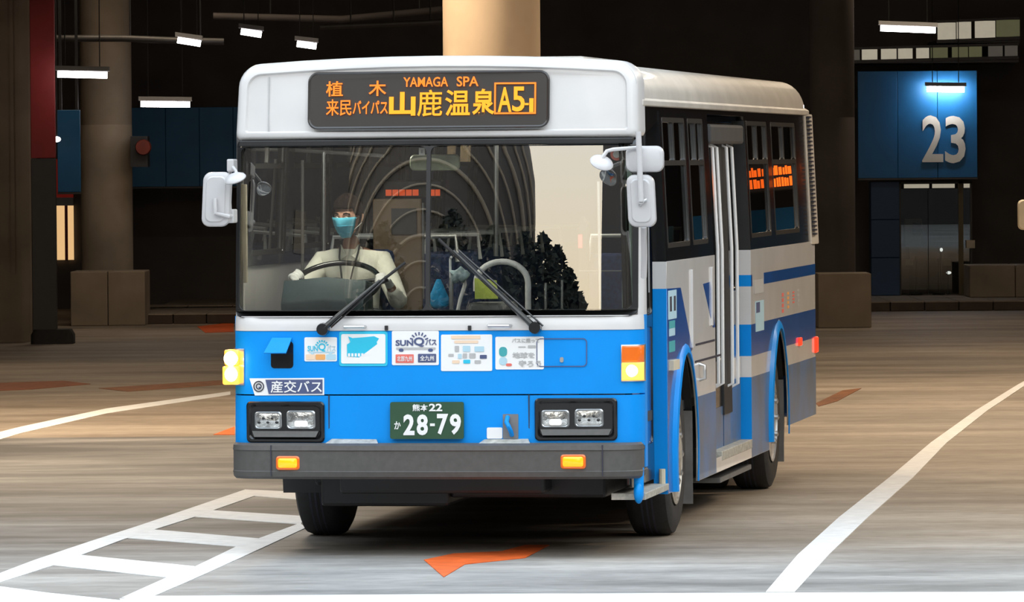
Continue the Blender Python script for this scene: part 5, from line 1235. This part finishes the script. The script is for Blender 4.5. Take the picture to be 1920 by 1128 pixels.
# added cab lamps to brighten driver and gangway, under the ceiling liner
for k, (lx, ly, pw) in enumerate(((F(652, 400, 0.75).x, 0.66, 12.0), (0.1, 2.6, 9.0))):
    b = MB(); b.box((lx - 0.22, ly - 0.07, 2.625), (lx + 0.22, ly + 0.07, 2.66)); P('added_cab_lamp', b, M['print_white'], None, 0, 0.008)
    lo = area_lamp('cab_fill_light', wld((lx, ly, 2.62)), 0.4, 0.1, pw, (1.0, 0.97, 0.82), (0, 0, -TH))
# driver's seat
HD = F(652, 408, 1.12)                               # centre of the driver's head
sx_ = HD.x
b = MB(); b.box((sx_ - 0.25, 0.98, 1.10), (sx_ + 0.25, 1.50, 1.24)); P('driver_seat', b, M['seat'], None, 0, 0.05); ds = bus.children[-1]
b = MB(); b.prism([(sx_ - 0.24, 1.40, 1.2), (sx_ + 0.24, 1.40, 1.2), (sx_ + 0.21, 1.50, 1.80), (sx_ - 0.21, 1.50, 1.80)], (0, 0.10, 0.0)); P('driver_backrest', b, M['seat'], None, 0, 0.04)
b = MB(); b.lathe([(0.2, 0.82), (0.2, 0.86), (0.08, 0.9), (0.08, 1.1)], (sx_, 1.25, 0), 'z', 16); P('seat_pedestal', b, M['black'], None, 30)
# partition, poles, rails
b = MB(); p0, p1 = F(700, 560, 1.75), F(790, 372, 1.75); b.box((p0.x, 1.75, 0.82), (p1.x, 1.79, p1.z)); P('partition', b, M['brown'], None, 0, 0.01)
b = MB(); b.box((p0.x + 0.12, 1.735, p1.z - 0.22), (p1.x - 0.03, 1.755, p1.z - 0.06)); P('partition_notice', b, M['dark'], None, 0)
def pole(px, py0, py1, y, r=0.016, m='steel', name='grab_pole'):
    p0, p1 = F(px, py0, y), F(px, py1, y); b = MB(); b.tube([p0, p1], r, 10); return P(name, b, M[m], None, 40)
pole(607, 285, 470, 1.62, 0.013); pole(567, 300, 560, 1.7, 0.01, 'grey'); pole(792, 380, 560, 1.8, 0.013); pole(930, 270, 480, 2.6, 0.016); pole(1023, 530, 580, 0.7, 0.008); pole(1054, 525, 580, 0.7, 0.008); pole(846, 520, 580, 0.7, 0.012)
b = MB(); p0, p1 = F(530, 280, 1.72), F(720, 292, 1.72); b.tube([p0, p1], 0.012, 8); P('partition_rail', b, M['grey'], None, 40)
b = MB(); cl, cr, ct, cb = F(893, 530, 0.9), F(990, 530, 0.9), F(942, 490, 0.9), F(942, 585, 0.9); Ra = (cr.x - cl.x) / 2; xc = (cl.x + cr.x) / 2
b.tube([(cl.x, 0.9, cl.z - 0.05)] + [(xc + Ra * math.cos(math.pi - math.pi * k / 14), 0.9, cl.z + (ct.z - cl.z) * math.sin(math.pi * k / 14)) for k in range(15)] + [(cr.x, 0.9, cb.z - 0.1)], 0.019, 10); P('curved_grab_rail', b, M['print_white'], None, 40)
b = MB(); p = F(866, 548, 0.75); b.tube([(p.x + 0.01, 0.75, p.z + 0.10), (p.x + 0.02, 0.75, p.z + 0.05), (p.x - 0.01, 0.75, p.z - 0.04), (p.x - 0.03, 0.75, p.z - 0.13)], 0.012, 8); P('grab_handle_inside', b, M['print_white'], None, 40)
# fare box, and a solid post for an outside reflection with a red light
p0, p1 = F(880, 590, 0.8), F(960, 548, 0.8); b = MB(); b.box((p0.x, 0.75, 0.82), (p1.x, 1.05, p1.z - 0.06)); P('fare_box', b, M['grey'], None, 0, 0.02)
p0, p1 = F(1084, 580, 0.6), F(1103, 404, 0.6); b = MB(); b.prism([(p0.x - 0.0, 0.6, 0.82), (p1.x, 0.6, 0.82), (p1.x - 0.005, 0.6, p1.z - 0.05), ((p0.x + p1.x) / 2, 0.6, p1.z), (p0.x + 0.005, 0.6, p1.z - 0.05)], (0, 0.08, 0)); cr_ = P('mirrored_post', b, M['black'], None, 0, 0.006)
p0, p1 = F(1085, 464, 0.6), F(1090, 440, 0.6); b = MB(); b.box((p0.x, 0.585, p0.z), (p1.x + 0.005, 0.6, p1.z)); P('mirrored_red_light', b, mat('mirrored_red_glow', (0.5, 0.02, 0.02), 0.4, emit=(1, 0.05, 0.05), es=1.8), cr_, 0)
b = MB(); b.tube([F(1122, 340, 0.35), F(1124, 470, 0.35), F(1126, 585, 0.35)], 0.008, 8); P('door_pole', b, M['print_white'], None, 40)
b = MB(); p0, p1 = F(1085, 508, 0.45), F(1165, 508, 0.45); b.tube([p0, p1], 0.006, 6); P('door_rail_inside', b, M['steel'], None, 40)
p0, p1 = F(1168, 578, 0.28), F(1186, 300, 0.28); b = MB(); b.box((p0.x, 0.24, p0.z), (p1.x, 0.28, p1.z)); P('pillar_lining', b, M['green'], None, 0, 0.006)
p0, p1 = F(451, 530, 0.25), F(463, 345, 0.25); b = MB(); b.box((p0.x, 0.22, p0.z), (p1.x, 0.26, p1.z)); P('pillar_lining', b, M['cream'], None, 0, 0.006)
p = F(1155, 289, 0.22); b = MB(); b.lathe([(0.038, -0.004), (0.038, 0.004), (0.01, 0.005)], (p.x, 0.25, p.z), 'y', 18); P('round_notice', b, M['inkred'], None, 0); 
b = MB(); b.lathe([(0.022, -0.0), (0.022, 0.004)], (p.x, 0.243, p.z), 'y', 18); P('round_notice_field', b, M['print_white'], None, 0)
# inside rear-view mirror and ceiling tag
p0, p1 = F(768, 320, 0.40), F(862, 289, 0.40); b = MB(); b.loft([[Vector((x, y, z)) for x, z in rrect(p0.x + i_, p0.z + i_, p1.x - i_, p1.z - i_, 0.03, 4)] for y, i_ in ((0.44, 0.01), (0.41, 0.0), (0.40, 0.006))]); im = P('interior_mirror', b, mat('green_grey_mirror_back', (0.46, 0.52, 0.38), 0.4, var=0.3, scale=12), None, 40)
b = MB(); b.tube([((p0.x + p1.x) / 2, 0.43, p1.z), ((p0.x + p1.x) / 2, 0.45, p1.z + 0.12)], 0.01, 8); P('mirror_stem', b, M['black'], im, 40)
p0, p1 = F(786, 291, 0.2), F(797, 277, 0.2); b = MB(); b.box((p0.x, 0.19, p0.z), (p1.x, 0.194, p1.z)); tg = P('glass_tag', b, M['print_white'], None, 0)
b = MB(); b.box((p0.x + 0.012, 0.187, p0.z + 0.012), (p1.x - 0.012, 0.19, p1.z - 0.012)); P('print_block', b, M['inkgrey'], tg, 0)
# fare display with orange figures, seen through the windscreen
p0, p1 = F(720, 372, 1.9), F(830, 346, 1.9); b = MB(); b.box((p0.x, 1.85, p0.z), (p1.x, 1.95, p1.z + 0.03)); fd = P('fare_display', b, M['gloss'], None, 0, 0.01)
for (pa, pb) in ((723, 786), (806, 826)):
    p0, p1 = F(pa, 367, 1.84), F(pb, 355, 1.84); n = 5 if pb - pa > 40 else 2; w_ = (p1.x - p0.x) / n
    for k in range(n):
        b = MB(); b.box((p0.x + k * w_, 1.842, p0.z), (p0.x + (k + 0.86) * w_, 1.85, p1.z)); P('lit_segment', b, mat('dim_orange_led', (0.2, 0.03, 0.0), 0.5, emit=(1.0, 0.10, 0.01), es=0.55), fd, 0)
# passenger seats
for r_ in range(7):
    for sx2 in (-0.95, -0.50, 0.72):
        y = 2.3 + r_ * 0.92
        if sx2 > 0 and (sM0 - 0.6 < y < sM1): continue
        b = MB(); b.box((sx2 - 0.2, y, 1.12), (sx2 + 0.2, y + 0.42, 1.22)); st = P('passenger_seat', b, M['seat'], None, 0, 0.03)
        b = MB(); b.prism([(sx2 - 0.2, y + 0.40, 1.2), (sx2 + 0.2, y + 0.40, 1.2), (sx2 + 0.19, y + 0.52, 1.75), (sx2 - 0.19, y + 0.52, 1.75)], (0, 0.06, 0)); P('seat_back', b, M['seat'], st, 0, 0.02)
        b = MB(); b.tube([(sx2 - 0.19, y + 0.5, 1.7), (sx2 - 0.17, y + 0.53, 1.86), (sx2 + 0.17, y + 0.53, 1.86), (sx2 + 0.19, y + 0.5, 1.7)], 0.014, 6); P('seat_handle', b, M['print_white'], st, 40)
        b = MB(); b.box((sx2 - 0.12, y + 0.1, 0.82), (sx2 + 0.12, y + 0.32, 1.12)); P('seat_leg', b, M['black'], st, 0)
# route notices behind the kerb side glass
for (px0, py0, px1, py1, m_) in ((1252, 213, 1270, 252, 'inkpale'), (1246, 425, 1266, 470, 'inkpale')):
    (s0, z1), (s1, z0) = S(px0, py0, -0.04), S(px1, py1, -0.04)
    b = MB(); b.box((xside((z0 + z1) / 2) - 0.05, s0, z0), (xside((z0 + z1) / 2) - 0.046, s1, z1)); P('route_notice', b, M[m_], None, 0)
# side destination board inside the window before the middle door
(s0, z1), (s1, z0) = S(1301, 326, -0.1), S(1321, 372, -0.1); x_ = xside(2.1) - 0.10
b = MB(); b.box((x_ - 0.05, s0 - 0.04, z0 - 0.03), (x_, s1 + 0.04, z1 + 0.03)); sd = P('side_destination_board', b, M['screen'], None, 0, 0.008)
text_fit('led_letters', '山', M['led'], sd, lambda a_, b_, t_: Vector((x_ + 0.003 + t_, a_, b_)), s0, z0 + (z1 - z0) * 0.5, s1, z1, 0.02, 0.003)
text_fit('led_letters', '鹿', M['led'], sd, lambda a_, b_, t_: Vector((x_ + 0.003 + t_, a_, b_)), s0, z0, s1, z0 + (z1 - z0) * 0.46, 0.01, 0.003)

# --- things lying on the dash
def dash_thing(name, px, py, y, label, cat):
    p = F(px, py, y); return empty(name, wld(p), -TH, label, cat), p
o, p = dash_thing('blue_pouch', 823, 578, 0.36, 'bright blue soft pouch standing on the dashboard behind the windscreen', 'pouch')
b = MB(); b.lathe([(0.03, 0.0), (0.055, 0.02), (0.06, 0.06), (0.045, 0.11), (0.025, 0.15), (0.012, 0.175)], (0, 0, 0), 'z', 18); b.map(lambda q: Vector((q.x * (1 + 0.1 * math.sin(q.z * 40)), q.y * 0.7, q.z))); b.build('pouch_body', mat('bright_blue_cloth', (0.02, 0.36, 0.72), 0.8, emit=None, var=0.2, scale=30, bump=0.4), o, 60)
b = MB(); b.lathe([(0.013, 0.15), (0.017, 0.153), (0.013, 0.157)], (0, 0, 0), 'z', 14); b.build('tie_cord', M['print_white'], o, 40)
o, p = dash_thing('yellow_card', 912, 560, 0.7, 'yellow green card propped near the curved white rail in the bus', 'card')
b = MB(); b.prism([(-0.07, 0.0, 0.0), (0.07, 0.0, 0.0), (0.06, 0.02, 0.11), (-0.075, 0.02, 0.125)], (0, 0.008, 0)); b.build('card_face', mat('lime_card', (0.58, 0.68, 0.10), 0.6), o, 0)
b = MB(); b.prism([(-0.05, 0.008, 0.0), (0.05, 0.008, 0.0), (0.04, 0.06, 0.0), (-0.04, 0.06, 0.0)], (0, 0, 0.01)); b.build('card_stand', M['dark'], o, 0)
o, p = dash_thing('cloth_bundle', 862, 522, 0.70, 'pale rumpled cloth bundle beside the blue pouch', 'cloth')
b = MB(); b.sphere((0, 0, 0.02), (0.06, 0.04, 0.045), 18, 10); b.map(lambda q: q + Vector((math.sin(q.z * 120) * 0.008, 0, math.cos(q.x * 110) * 0.010))); b.build('cloth_fold', mat('pale_cloth', (0.40, 0.52, 0.55), 0.9, var=0.4, scale=25), o, 50)
b = MB(); b.tube([(-0.06, 0.02, 0.0), (-0.06, 0.02, 0.12), (-0.05, 0.0, 0.13)], 0.008, 6); b.build('hook', M['print_white'], o, 40)

# --- the hall's departure board and blue wall beyond the frame, mirrored in the side windows
def srefl(px, py, Y):
    s_, z_ = S(px, py); p = wld((xside(z_), s_, z_)); d = ray(px, py).normalized(); n = (EX + Vector((0, 0, 0.045))).normalized(); r = d - n * (2 * d.dot(n)); return p + r * ((Y - p.y) / r.y)
q0, q1 = srefl(1394, 352, 78.0), srefl(1504, 352, 78.0)
if q0.x > q1.x: q0, q1 = q1, q0
zt = srefl(1420, 312, 78.0).z; zb = srefl(1420, 356, 78.0).z
yb_ = (q0.y + q1.y) / 2; wv = abs(q1.x - q0.x)
o = empty('departure_board', ((q0.x + q1.x) / 2, yb_, zb), 0, 'orange lettered departure board mirrored in the bus side windows', 'sign')
b = MB(); b.box((-wv / 2 - 0.04, 0.01, -0.04), (wv / 2 + 0.04, 0.15, zt - zb + 0.04)); b.build('board_case', M['screen'], o, 0, 0.02)
dled = mat('orange_board_led', (0.2, 0.04, 0.0), 0.5, emit=(1.0, 0.13, 0.01), es=1.6)
for row in range(2):
    x = -wv / 2
    while x < wv / 2 - 0.04:
        w_ = random.uniform(0.015, 0.045); hh = (zt - zb) * random.uniform(0.28, 0.42)
        b = MB(); z0 = (zt - zb) * (0.05 + 0.5 * row); b.box((x, -0.004, z0), (x + w_, 0.01, z0 + hh)); b.build('lit_segment', dled, o, 0); x += w_ + random.uniform(0.006, 0.02)
b = MB(); b.tube([(0, 0.08, zt - zb), (0, 0.08, 6.8 - zb)], 0.03, 8); b.build('hanger', M['black'], o, 40)
q0, q1 = srefl(1390, 452, 80.0), srefl(1506, 380, 80.0)
o = empty('bay_sign.003', ((q0.x + q1.x) / 2, (q0.y + q1.y) / 2 + 0.5, 0), 0, 'plain blue bay panel mirrored low in the side windows', 'sign')
b = MB(); b.box((-1.2, 0, 0.9), (1.2, 0.1, 2.05)); b.build('sign_panel', signblue, o, 0)
b = MB(); b.box((-1.1, 0.02, 0), (-1.0, 0.08, 0.9)); b.box((1.0, 0.02, 0), (1.1, 0.08, 0.9)); b.build('stand', M['black'], o, 0)

# ================================================================== THE DRIVER
skin = mat('skin', (0.42, 0.22, 0.15), 0.55, var=0.08, scale=12)
shirt = mat('white_shirt_cotton', (0.88, 0.86, 0.74), 0.85, var=0.06, scale=14, bump=0.2)
trous = mat('dark_trousers', (0.03, 0.03, 0.04), 0.9)
hairm = mat('dark_hair', (0.012, 0.007, 0.006), 0.95, var=0.4, scale=40, bump=0.5, spec=0.1)
maskm = mat('light_blue_face_mask', (0.10, 0.50, 0.68), 0.8, var=0.10, scale=25, bump=0.2)
DR = empty('person', wld((HD.x, 1.25, 0.82)), -TH, 'bus driver in white shirt and light blue face mask holding the steering wheel', 'person')
def D(p): return Vector((p[0] - HD.x, p[1] - 1.25, p[2] - 0.82))     # bus space -> driver space
def skin_obj(name, nodes, edges, root, sub=2):
    me = bpy.data.meshes.new(name); me.from_pydata([D(n[0]) for n in nodes], edges, []); o = bpy.data.objects.new(name, me); COL.objects.link(o)
    sk = o.modifiers.new('skin', 'SKIN'); sk.use_smooth_shade = True
    for v, n in zip(me.skin_vertices[0].data, nodes): v.radius = n[1] if isinstance(n[1], tuple) else (n[1], n[1])
    for k, v in enumerate(me.skin_vertices[0].data): v.use_root = (k == root)
    ss = o.modifiers.new('sub', 'SUBSURF'); ss.levels = sub; ss.render_levels = sub
    m2 = bpy.data.meshes.new_from_object(o.evaluated_get(bpy.context.evaluated_depsgraph_get()))
    bpy.data.objects.remove(o); return m2
hx, hy, hz = HD
SHz = hz - 0.27
shL, shR = Vector((hx - 0.185, 1.26, SHz)), Vector((hx + 0.185, 1.26, SHz))
hpL, hpR = Vector((hx - 0.10, 1.27, 1.36)), Vector((hx + 0.10, 1.27, 1.36))
aL, aR = PI - 0.28, 0.10                           # where the hands hold the rim
gL, gR = swp(aL, RW), swp(aR, RW)
elL = Vector((hx - 0.32, 1.04, SHz - 0.24)); elR = Vector((hx + 0.335, 1.04, SHz - 0.26))
def hand(g, a_, el):
    """palm and five fingers closing on the rim at angle a_"""
    out = (g - swc).normalized(); tan = Vector((-math.sin(a_), math.cos(a_) * math.sin(tilt), math.cos(a_) * math.cos(tilt))).normalized(); nrm = out.cross(tan).normalized()
    if nrm.z < 0: nrm = -nrm
    palm = g + out * 0.035 + nrm * 0.03 + Vector((0, 0.02, 0)); wrist = palm + (el - palm).normalized() * 0.075
    nodes, edges = [], []
    for k in range(4):
        s = tan * (0.024 * (1.5 - k)); L_ = (0.9, 1.0, 0.95, 0.8)[k]
        base = palm + s
        nodes_ = [(base, 0.013), (base + nrm * 0.004 - out * 0.03 * L_, 0.0105), (g + s - out * 0.022 * L_ + nrm * 0.012, 0.0095), (g + s - out * 0.026 * L_ - nrm * 0.018, 0.0088), (g + s - out * 0.006 - nrm * 0.032 * L_, 0.0078)]
        i0 = len(nodes); nodes += nodes_; edges.append([(i0 + q, i0 + q + 1) for q in range(4)])
    th_ = [(palm + tan * 0.02 - nrm * 0.004, 0.014), (palm + tan * 0.055 - out * 0.02 - nrm * 0.006, 0.0115), (g + tan * 0.062 - out * 0.018 + nrm * 0.012, 0.010), (g + tan * 0.05 - out * 0.028 + nrm * 0.002, 0.0088)]
    return palm, wrist, nodes, edges, th_
HL = hand(gL, aL, elL); HR = hand(gR, aR, elR)
nodes = [(Vector((hx, 1.28, 1.34)), (0.165, 0.125)), (Vector((hx, 1.29, 1.50)), (0.16, 0.12)), (Vector((hx, 1.28, SHz - 0.10)), (0.185, 0.13)), (Vector((hx, 1.27, SHz + 0.015)), (0.12, 0.085)), (Vector((hx, 1.245, SHz + 0.075)), (0.058, 0.058)), (Vector((hx, 1.20, hz - 0.10)), (0.055, 0.056)),
         (shL, 0.068), (elL, 0.046), (HL[1], 0.028), (HL[0], (0.040, 0.020)), (shR, 0.068), (elR, 0.046), (HR[1], 0.028), (HR[0], (0.040, 0.020)),
         (hpL, 0.095), (Vector((hx - 0.14, 0.86, 1.34)), 0.072), (Vector((hx - 0.15, 0.74, 0.95)), 0.048), (Vector((hx - 0.15, 0.62, 0.87)), 0.036),
         (hpR, 0.095), (Vector((hx + 0.14, 0.86, 1.34)), 0.072), (Vector((hx + 0.15, 0.74, 0.95)), 0.048), (Vector((hx + 0.15, 0.62, 0.87)), 0.036)]
edges = [(0, 1), (1, 2), (2, 3), (3, 4), (4, 5), (3, 6), (6, 7), (7, 8), (8, 9), (3, 10), (10, 11), (11, 12), (12, 13), (0, 14), (14, 15), (15, 16), (16, 17), (0, 18), (18, 19), (19, 20), (20, 21)]
bm = bmesh.new()
def join(me):
    bm.from_mesh(me); bpy.data.meshes.remove(me)
join(skin_obj('body', nodes, edges, 0))
for H_ in (HL, HR):
    for k in range(4):
        n_ = H_[2][k * 5:(k + 1) * 5]; join(skin_obj('finger', n_, [(q, q + 1) for q in range(4)], 0, 1))
    join(skin_obj('thumb', H_[4], [(q, q + 1) for q in range(3)], 0, 1))
# head: turned a little to the driver's right (screen left)
yaw = math.radians(-16); HM = Matrix.Rotation(yaw, 3, 'Z') @ Matrix.Rotation(math.radians(4), 3, 'X')
def hp(x, y, z): return D(HD + HM @ Vector((x, y, z)))
def head_shape(u, v, inf=0.0):                        # unit sphere direction -> head surface (face towards -y)
    d = Vector((math.cos(v) * math.sin(u), -math.cos(v) * math.cos(u), math.sin(v)))
    x, y, z = d.x * 0.078, d.y * 0.098, d.z * 0.122
    if z < 0: 
        k = -z / 0.122; x *= 1 - 0.28 * k; y = y * (1 - 0.18 * k) - 0.012 * k
    if y < -0.05: y = -0.05 + (y + 0.05) * 0.85
    return Vector((x, y, z)) + d * inf
def head_loops(inf=0.0, v0=-PI / 2, v1=PI / 2, nu=28, nv=18):
    return [[hp(*head_shape(2 * PI * k / nu, v0 + (v1 - v0) * (j + 0.01) / (nv + 0.02), inf)) for k in range(nu)] for j in range(nv + 1)]
hb = MB(); hb.loft(head_loops())
hb.tube([hp(0, -0.088, 0.022), hp(0, -0.100, -0.005), hp(0, -0.110, -0.026), hp(0, -0.098, -0.034)], [0.007, 0.010, 0.015, 0.010], 10)
for s in (-1, 1):
    hb.tube([hp(s * 0.076, 0.012, -0.03), hp(s * 0.086, 0.018, -0.008), hp(s * 0.088, 0.022, 0.018), hp(s * 0.078, 0.012, 0.026)], [0.008, 0.012, 0.014, 0.008], 8)
    hb.tube([hp(s * 0.012, -0.087, 0.022), hp(s * 0.034, -0.084, 0.028), hp(s * 0.052, -0.070, 0.022)], 0.008, 8)       # brow ridge
hb.tube([hp(-0.022, -0.086, -0.066), hp(0, -0.094, -0.064), hp(0.022, -0.086, -0.066)], [0.005, 0.009, 0.005], 8)      # lips
mt = bpy.data.meshes.new('head'); mt.from_pydata(hb.v, [], hb.f); join(mt)
me = bpy.data.meshes.new('body'); bm.to_mesh(me); bm.free()
body = bpy.data.objects.new('body', me); COL.objects.link(body)
rm = body.modifiers.new('r', 'REMESH'); rm.mode = 'VOXEL'; rm.voxel_size = 0.0055
sm_ = body.modifiers.new('s', 'SMOOTH'); sm_.iterations = 3; sm_.factor = 0.5
m2 = bpy.data.meshes.new_from_object(body.evaluated_get(bpy.context.evaluated_depsgraph_get()))
body.modifiers.clear(); body.data = m2; m2.name = 'body'
m2.materials.clear(); m2.materials.append(skin); m2.polygons.foreach_set('use_smooth', [True] * len(m2.polygons)); body.parent = DR
glove = mat('white_cotton_glove', (0.80, 0.79, 0.76), 0.85, var=0.05); m2.materials.append(glove)
hc = [D(HL[0]), D(HR[0])]
for p_ in m2.polygons:
    if min((p_.center - h_).length for h_ in hc) < 0.088: p_.material_index = 1
# shirt, trousers: follow the same skeleton a little larger and end at cuffs, collar and waist
sn = [(Vector((hx, 1.28, 1.33)), (0.178, 0.138)), (Vector((hx, 1.29, 1.50)), (0.174, 0.134)), (Vector((hx, 1.28, SHz - 0.10)), (0.198, 0.143)), (Vector((hx, 1.27, SHz + 0.012)), (0.128, 0.094)), (Vector((hx, 1.255, SHz + 0.062)), (0.070, 0.070)),
      (shL, 0.080), (elL, 0.060), (HL[1].lerp(elL, 0.12), 0.042), (shR, 0.080), (elR, 0.060), (HR[1].lerp(elR, 0.12), 0.042)]
sm2 = skin_obj('shirt', sn, [(0, 1), (1, 2), (2, 3), (3, 4), (3, 5), (5, 6), (6, 7), (3, 8), (8, 9), (9, 10)], 0); sm2.name = 'shirt'; sm2.materials.append(shirt); so2 = link('shirt', sm2, DR, 60)
tn = [(n[0], tuple(q + 0.012 for q in n[1]) if isinstance(n[1], tuple) else n[1] + 0.012) for n in [nodes[0], nodes[14], nodes[15], nodes[16], nodes[18], nodes[19], nodes[20]]]
tm = skin_obj('trousers', tn, [(0, 1), (1, 2), (2, 3), (0, 4), (4, 5), (5, 6)], 0); tm.materials.append(trous); link('trousers', tm, DR, 60)
for k in (17, 21):
    b = MB(); p = D(nodes[k][0]); b.sphere(p + Vector((0, -0.03, -0.005)), (0.045, 0.12, 0.04), 14, 8); b.build('shoe', M['gloss'], DR, 60)
# collar, lanyard, mask, eyes, hair
b = MB()
for s in (-1, 1):
    b.prism([D((hx + s * 0.012, 1.165, SHz + 0.035)), D((hx + s * 0.055, 1.19, SHz + 0.105)), D((hx + s * 0.075, 1.225, SHz + 0.075)), D((hx + s * 0.06, 1.15, SHz + 0.005))], (0, -0.012, 0.004))
b.build('collar', shirt, so2, 0, 0.003)
lan = mat('lanyard_cord', (0.03, 0.03, 0.035), 0.7)
b = MB(); yF = 1.118
for s, pts in ((1, ((0.062, 1.20, 0.10), (0.055, 1.145, 0.04), (0.03, 1.125, -0.05), (0.006, 1.118, -0.15), (-0.012, 1.118, -0.19))), (-1, ((-0.062, 1.20, 0.10), (-0.058, 1.145, 0.03), (-0.045, 1.125, -0.05), (-0.034, 1.118, -0.15), (-0.016, 1.118, -0.19)))):
    b.tube([D((hx + p[0] * 0.98, p[1] - 0.012, SHz + p[2])) for p in pts], 0.0055, 6)
b.build('lanyard', lan, DR, 40)
b = MB(); nu, nv = 14, 9; loops = []
for j in range(nv + 1):
    v = math.radians(-62 + 66 * j / nv); L_ = []
    for k in range(nu + 1):
        u = math.radians(-64 + 128 * k / nu); q = head_shape(u, v, 0.013); bul = math.exp(-(u / 0.45) ** 2) * math.exp(-((v + 0.25) / 0.42) ** 2) * 0.034; L_.append(hp(q.x, q.y - bul, q.z))
    loops.append(L_)
b.loft(loops, False, False, 0, False); fm = b.build('face_mask', maskm, DR, 60)
sol = fm.modifiers.new('t', 'SOLIDIFY'); sol.thickness = 0.003
b = MB()
for j in (3, 6): b.tube([Vector(p) + Vector((0, -0.001, 0)) for p in loops[j]], 0.0018, 6)
b.build('mask_pleat', maskm, fm, 40)
b = MB()
for s in (-1, 1):
    b.tube([hp(s * 0.070, -0.045, -0.005), hp(s * 0.080, -0.01, 0.008), hp(s * 0.088, 0.022, 0.012)], 0.002, 6); b.tube([hp(s * 0.060, -0.04, -0.07), hp(s * 0.074, -0.01, -0.05), hp(s * 0.086, 0.022, -0.028)], 0.002, 6)
b.build('ear_loop', M['print_white'], fm, 40)
ew = mat('eye_white', (0.7, 0.68, 0.66), 0.3); ed = mat('dark_iris', (0.015, 0.01, 0.008), 0.2)
for s in (-1, 1):
    b = MB(); b.sphere(hp(s * 0.032, -0.083, 0.006), (0.012, 0.010, 0.008), 12, 8); ey = b.build('eye', ew, DR, 60)
    b = MB(); b.sphere(hp(s * 0.032 - 0.001, -0.0905, 0.006), (0.0055, 0.004, 0.0055), 10, 6); b.build('iris', ed, ey, 60)
    b = MB(); b.tube([hp(s * 0.016, -0.094, 0.030), hp(s * 0.034, -0.091, 0.036), hp(s * 0.054, -0.076, 0.028)], 0.004, 6); b.build('eyebrow', hairm, DR, 40)
b = MB(); loops = []
for j in range(14):
    L_ = []
    for k in range(32):
        u = 2 * PI * k / 32; fz = math.cos(u); low = math.radians(27 if fz > 0.55 else (8 if fz > 0.0 else -38)); v = low + (PI / 2 - low) * (j / 13.2)
        inf = 0.018 + 0.010 * (j / 13) + 0.004 * math.sin(u * 9 + j) ; q = head_shape(u, v, inf); L_.append(hp(q.x, q.y, q.z))
    loops.append(L_)
b.loft(loops, False, True); hr = b.build('hair', hairm, DR, 60)
sol = hr.modifiers.new('t', 'SOLIDIFY'); sol.thickness = 0.012; sol.offset = -1
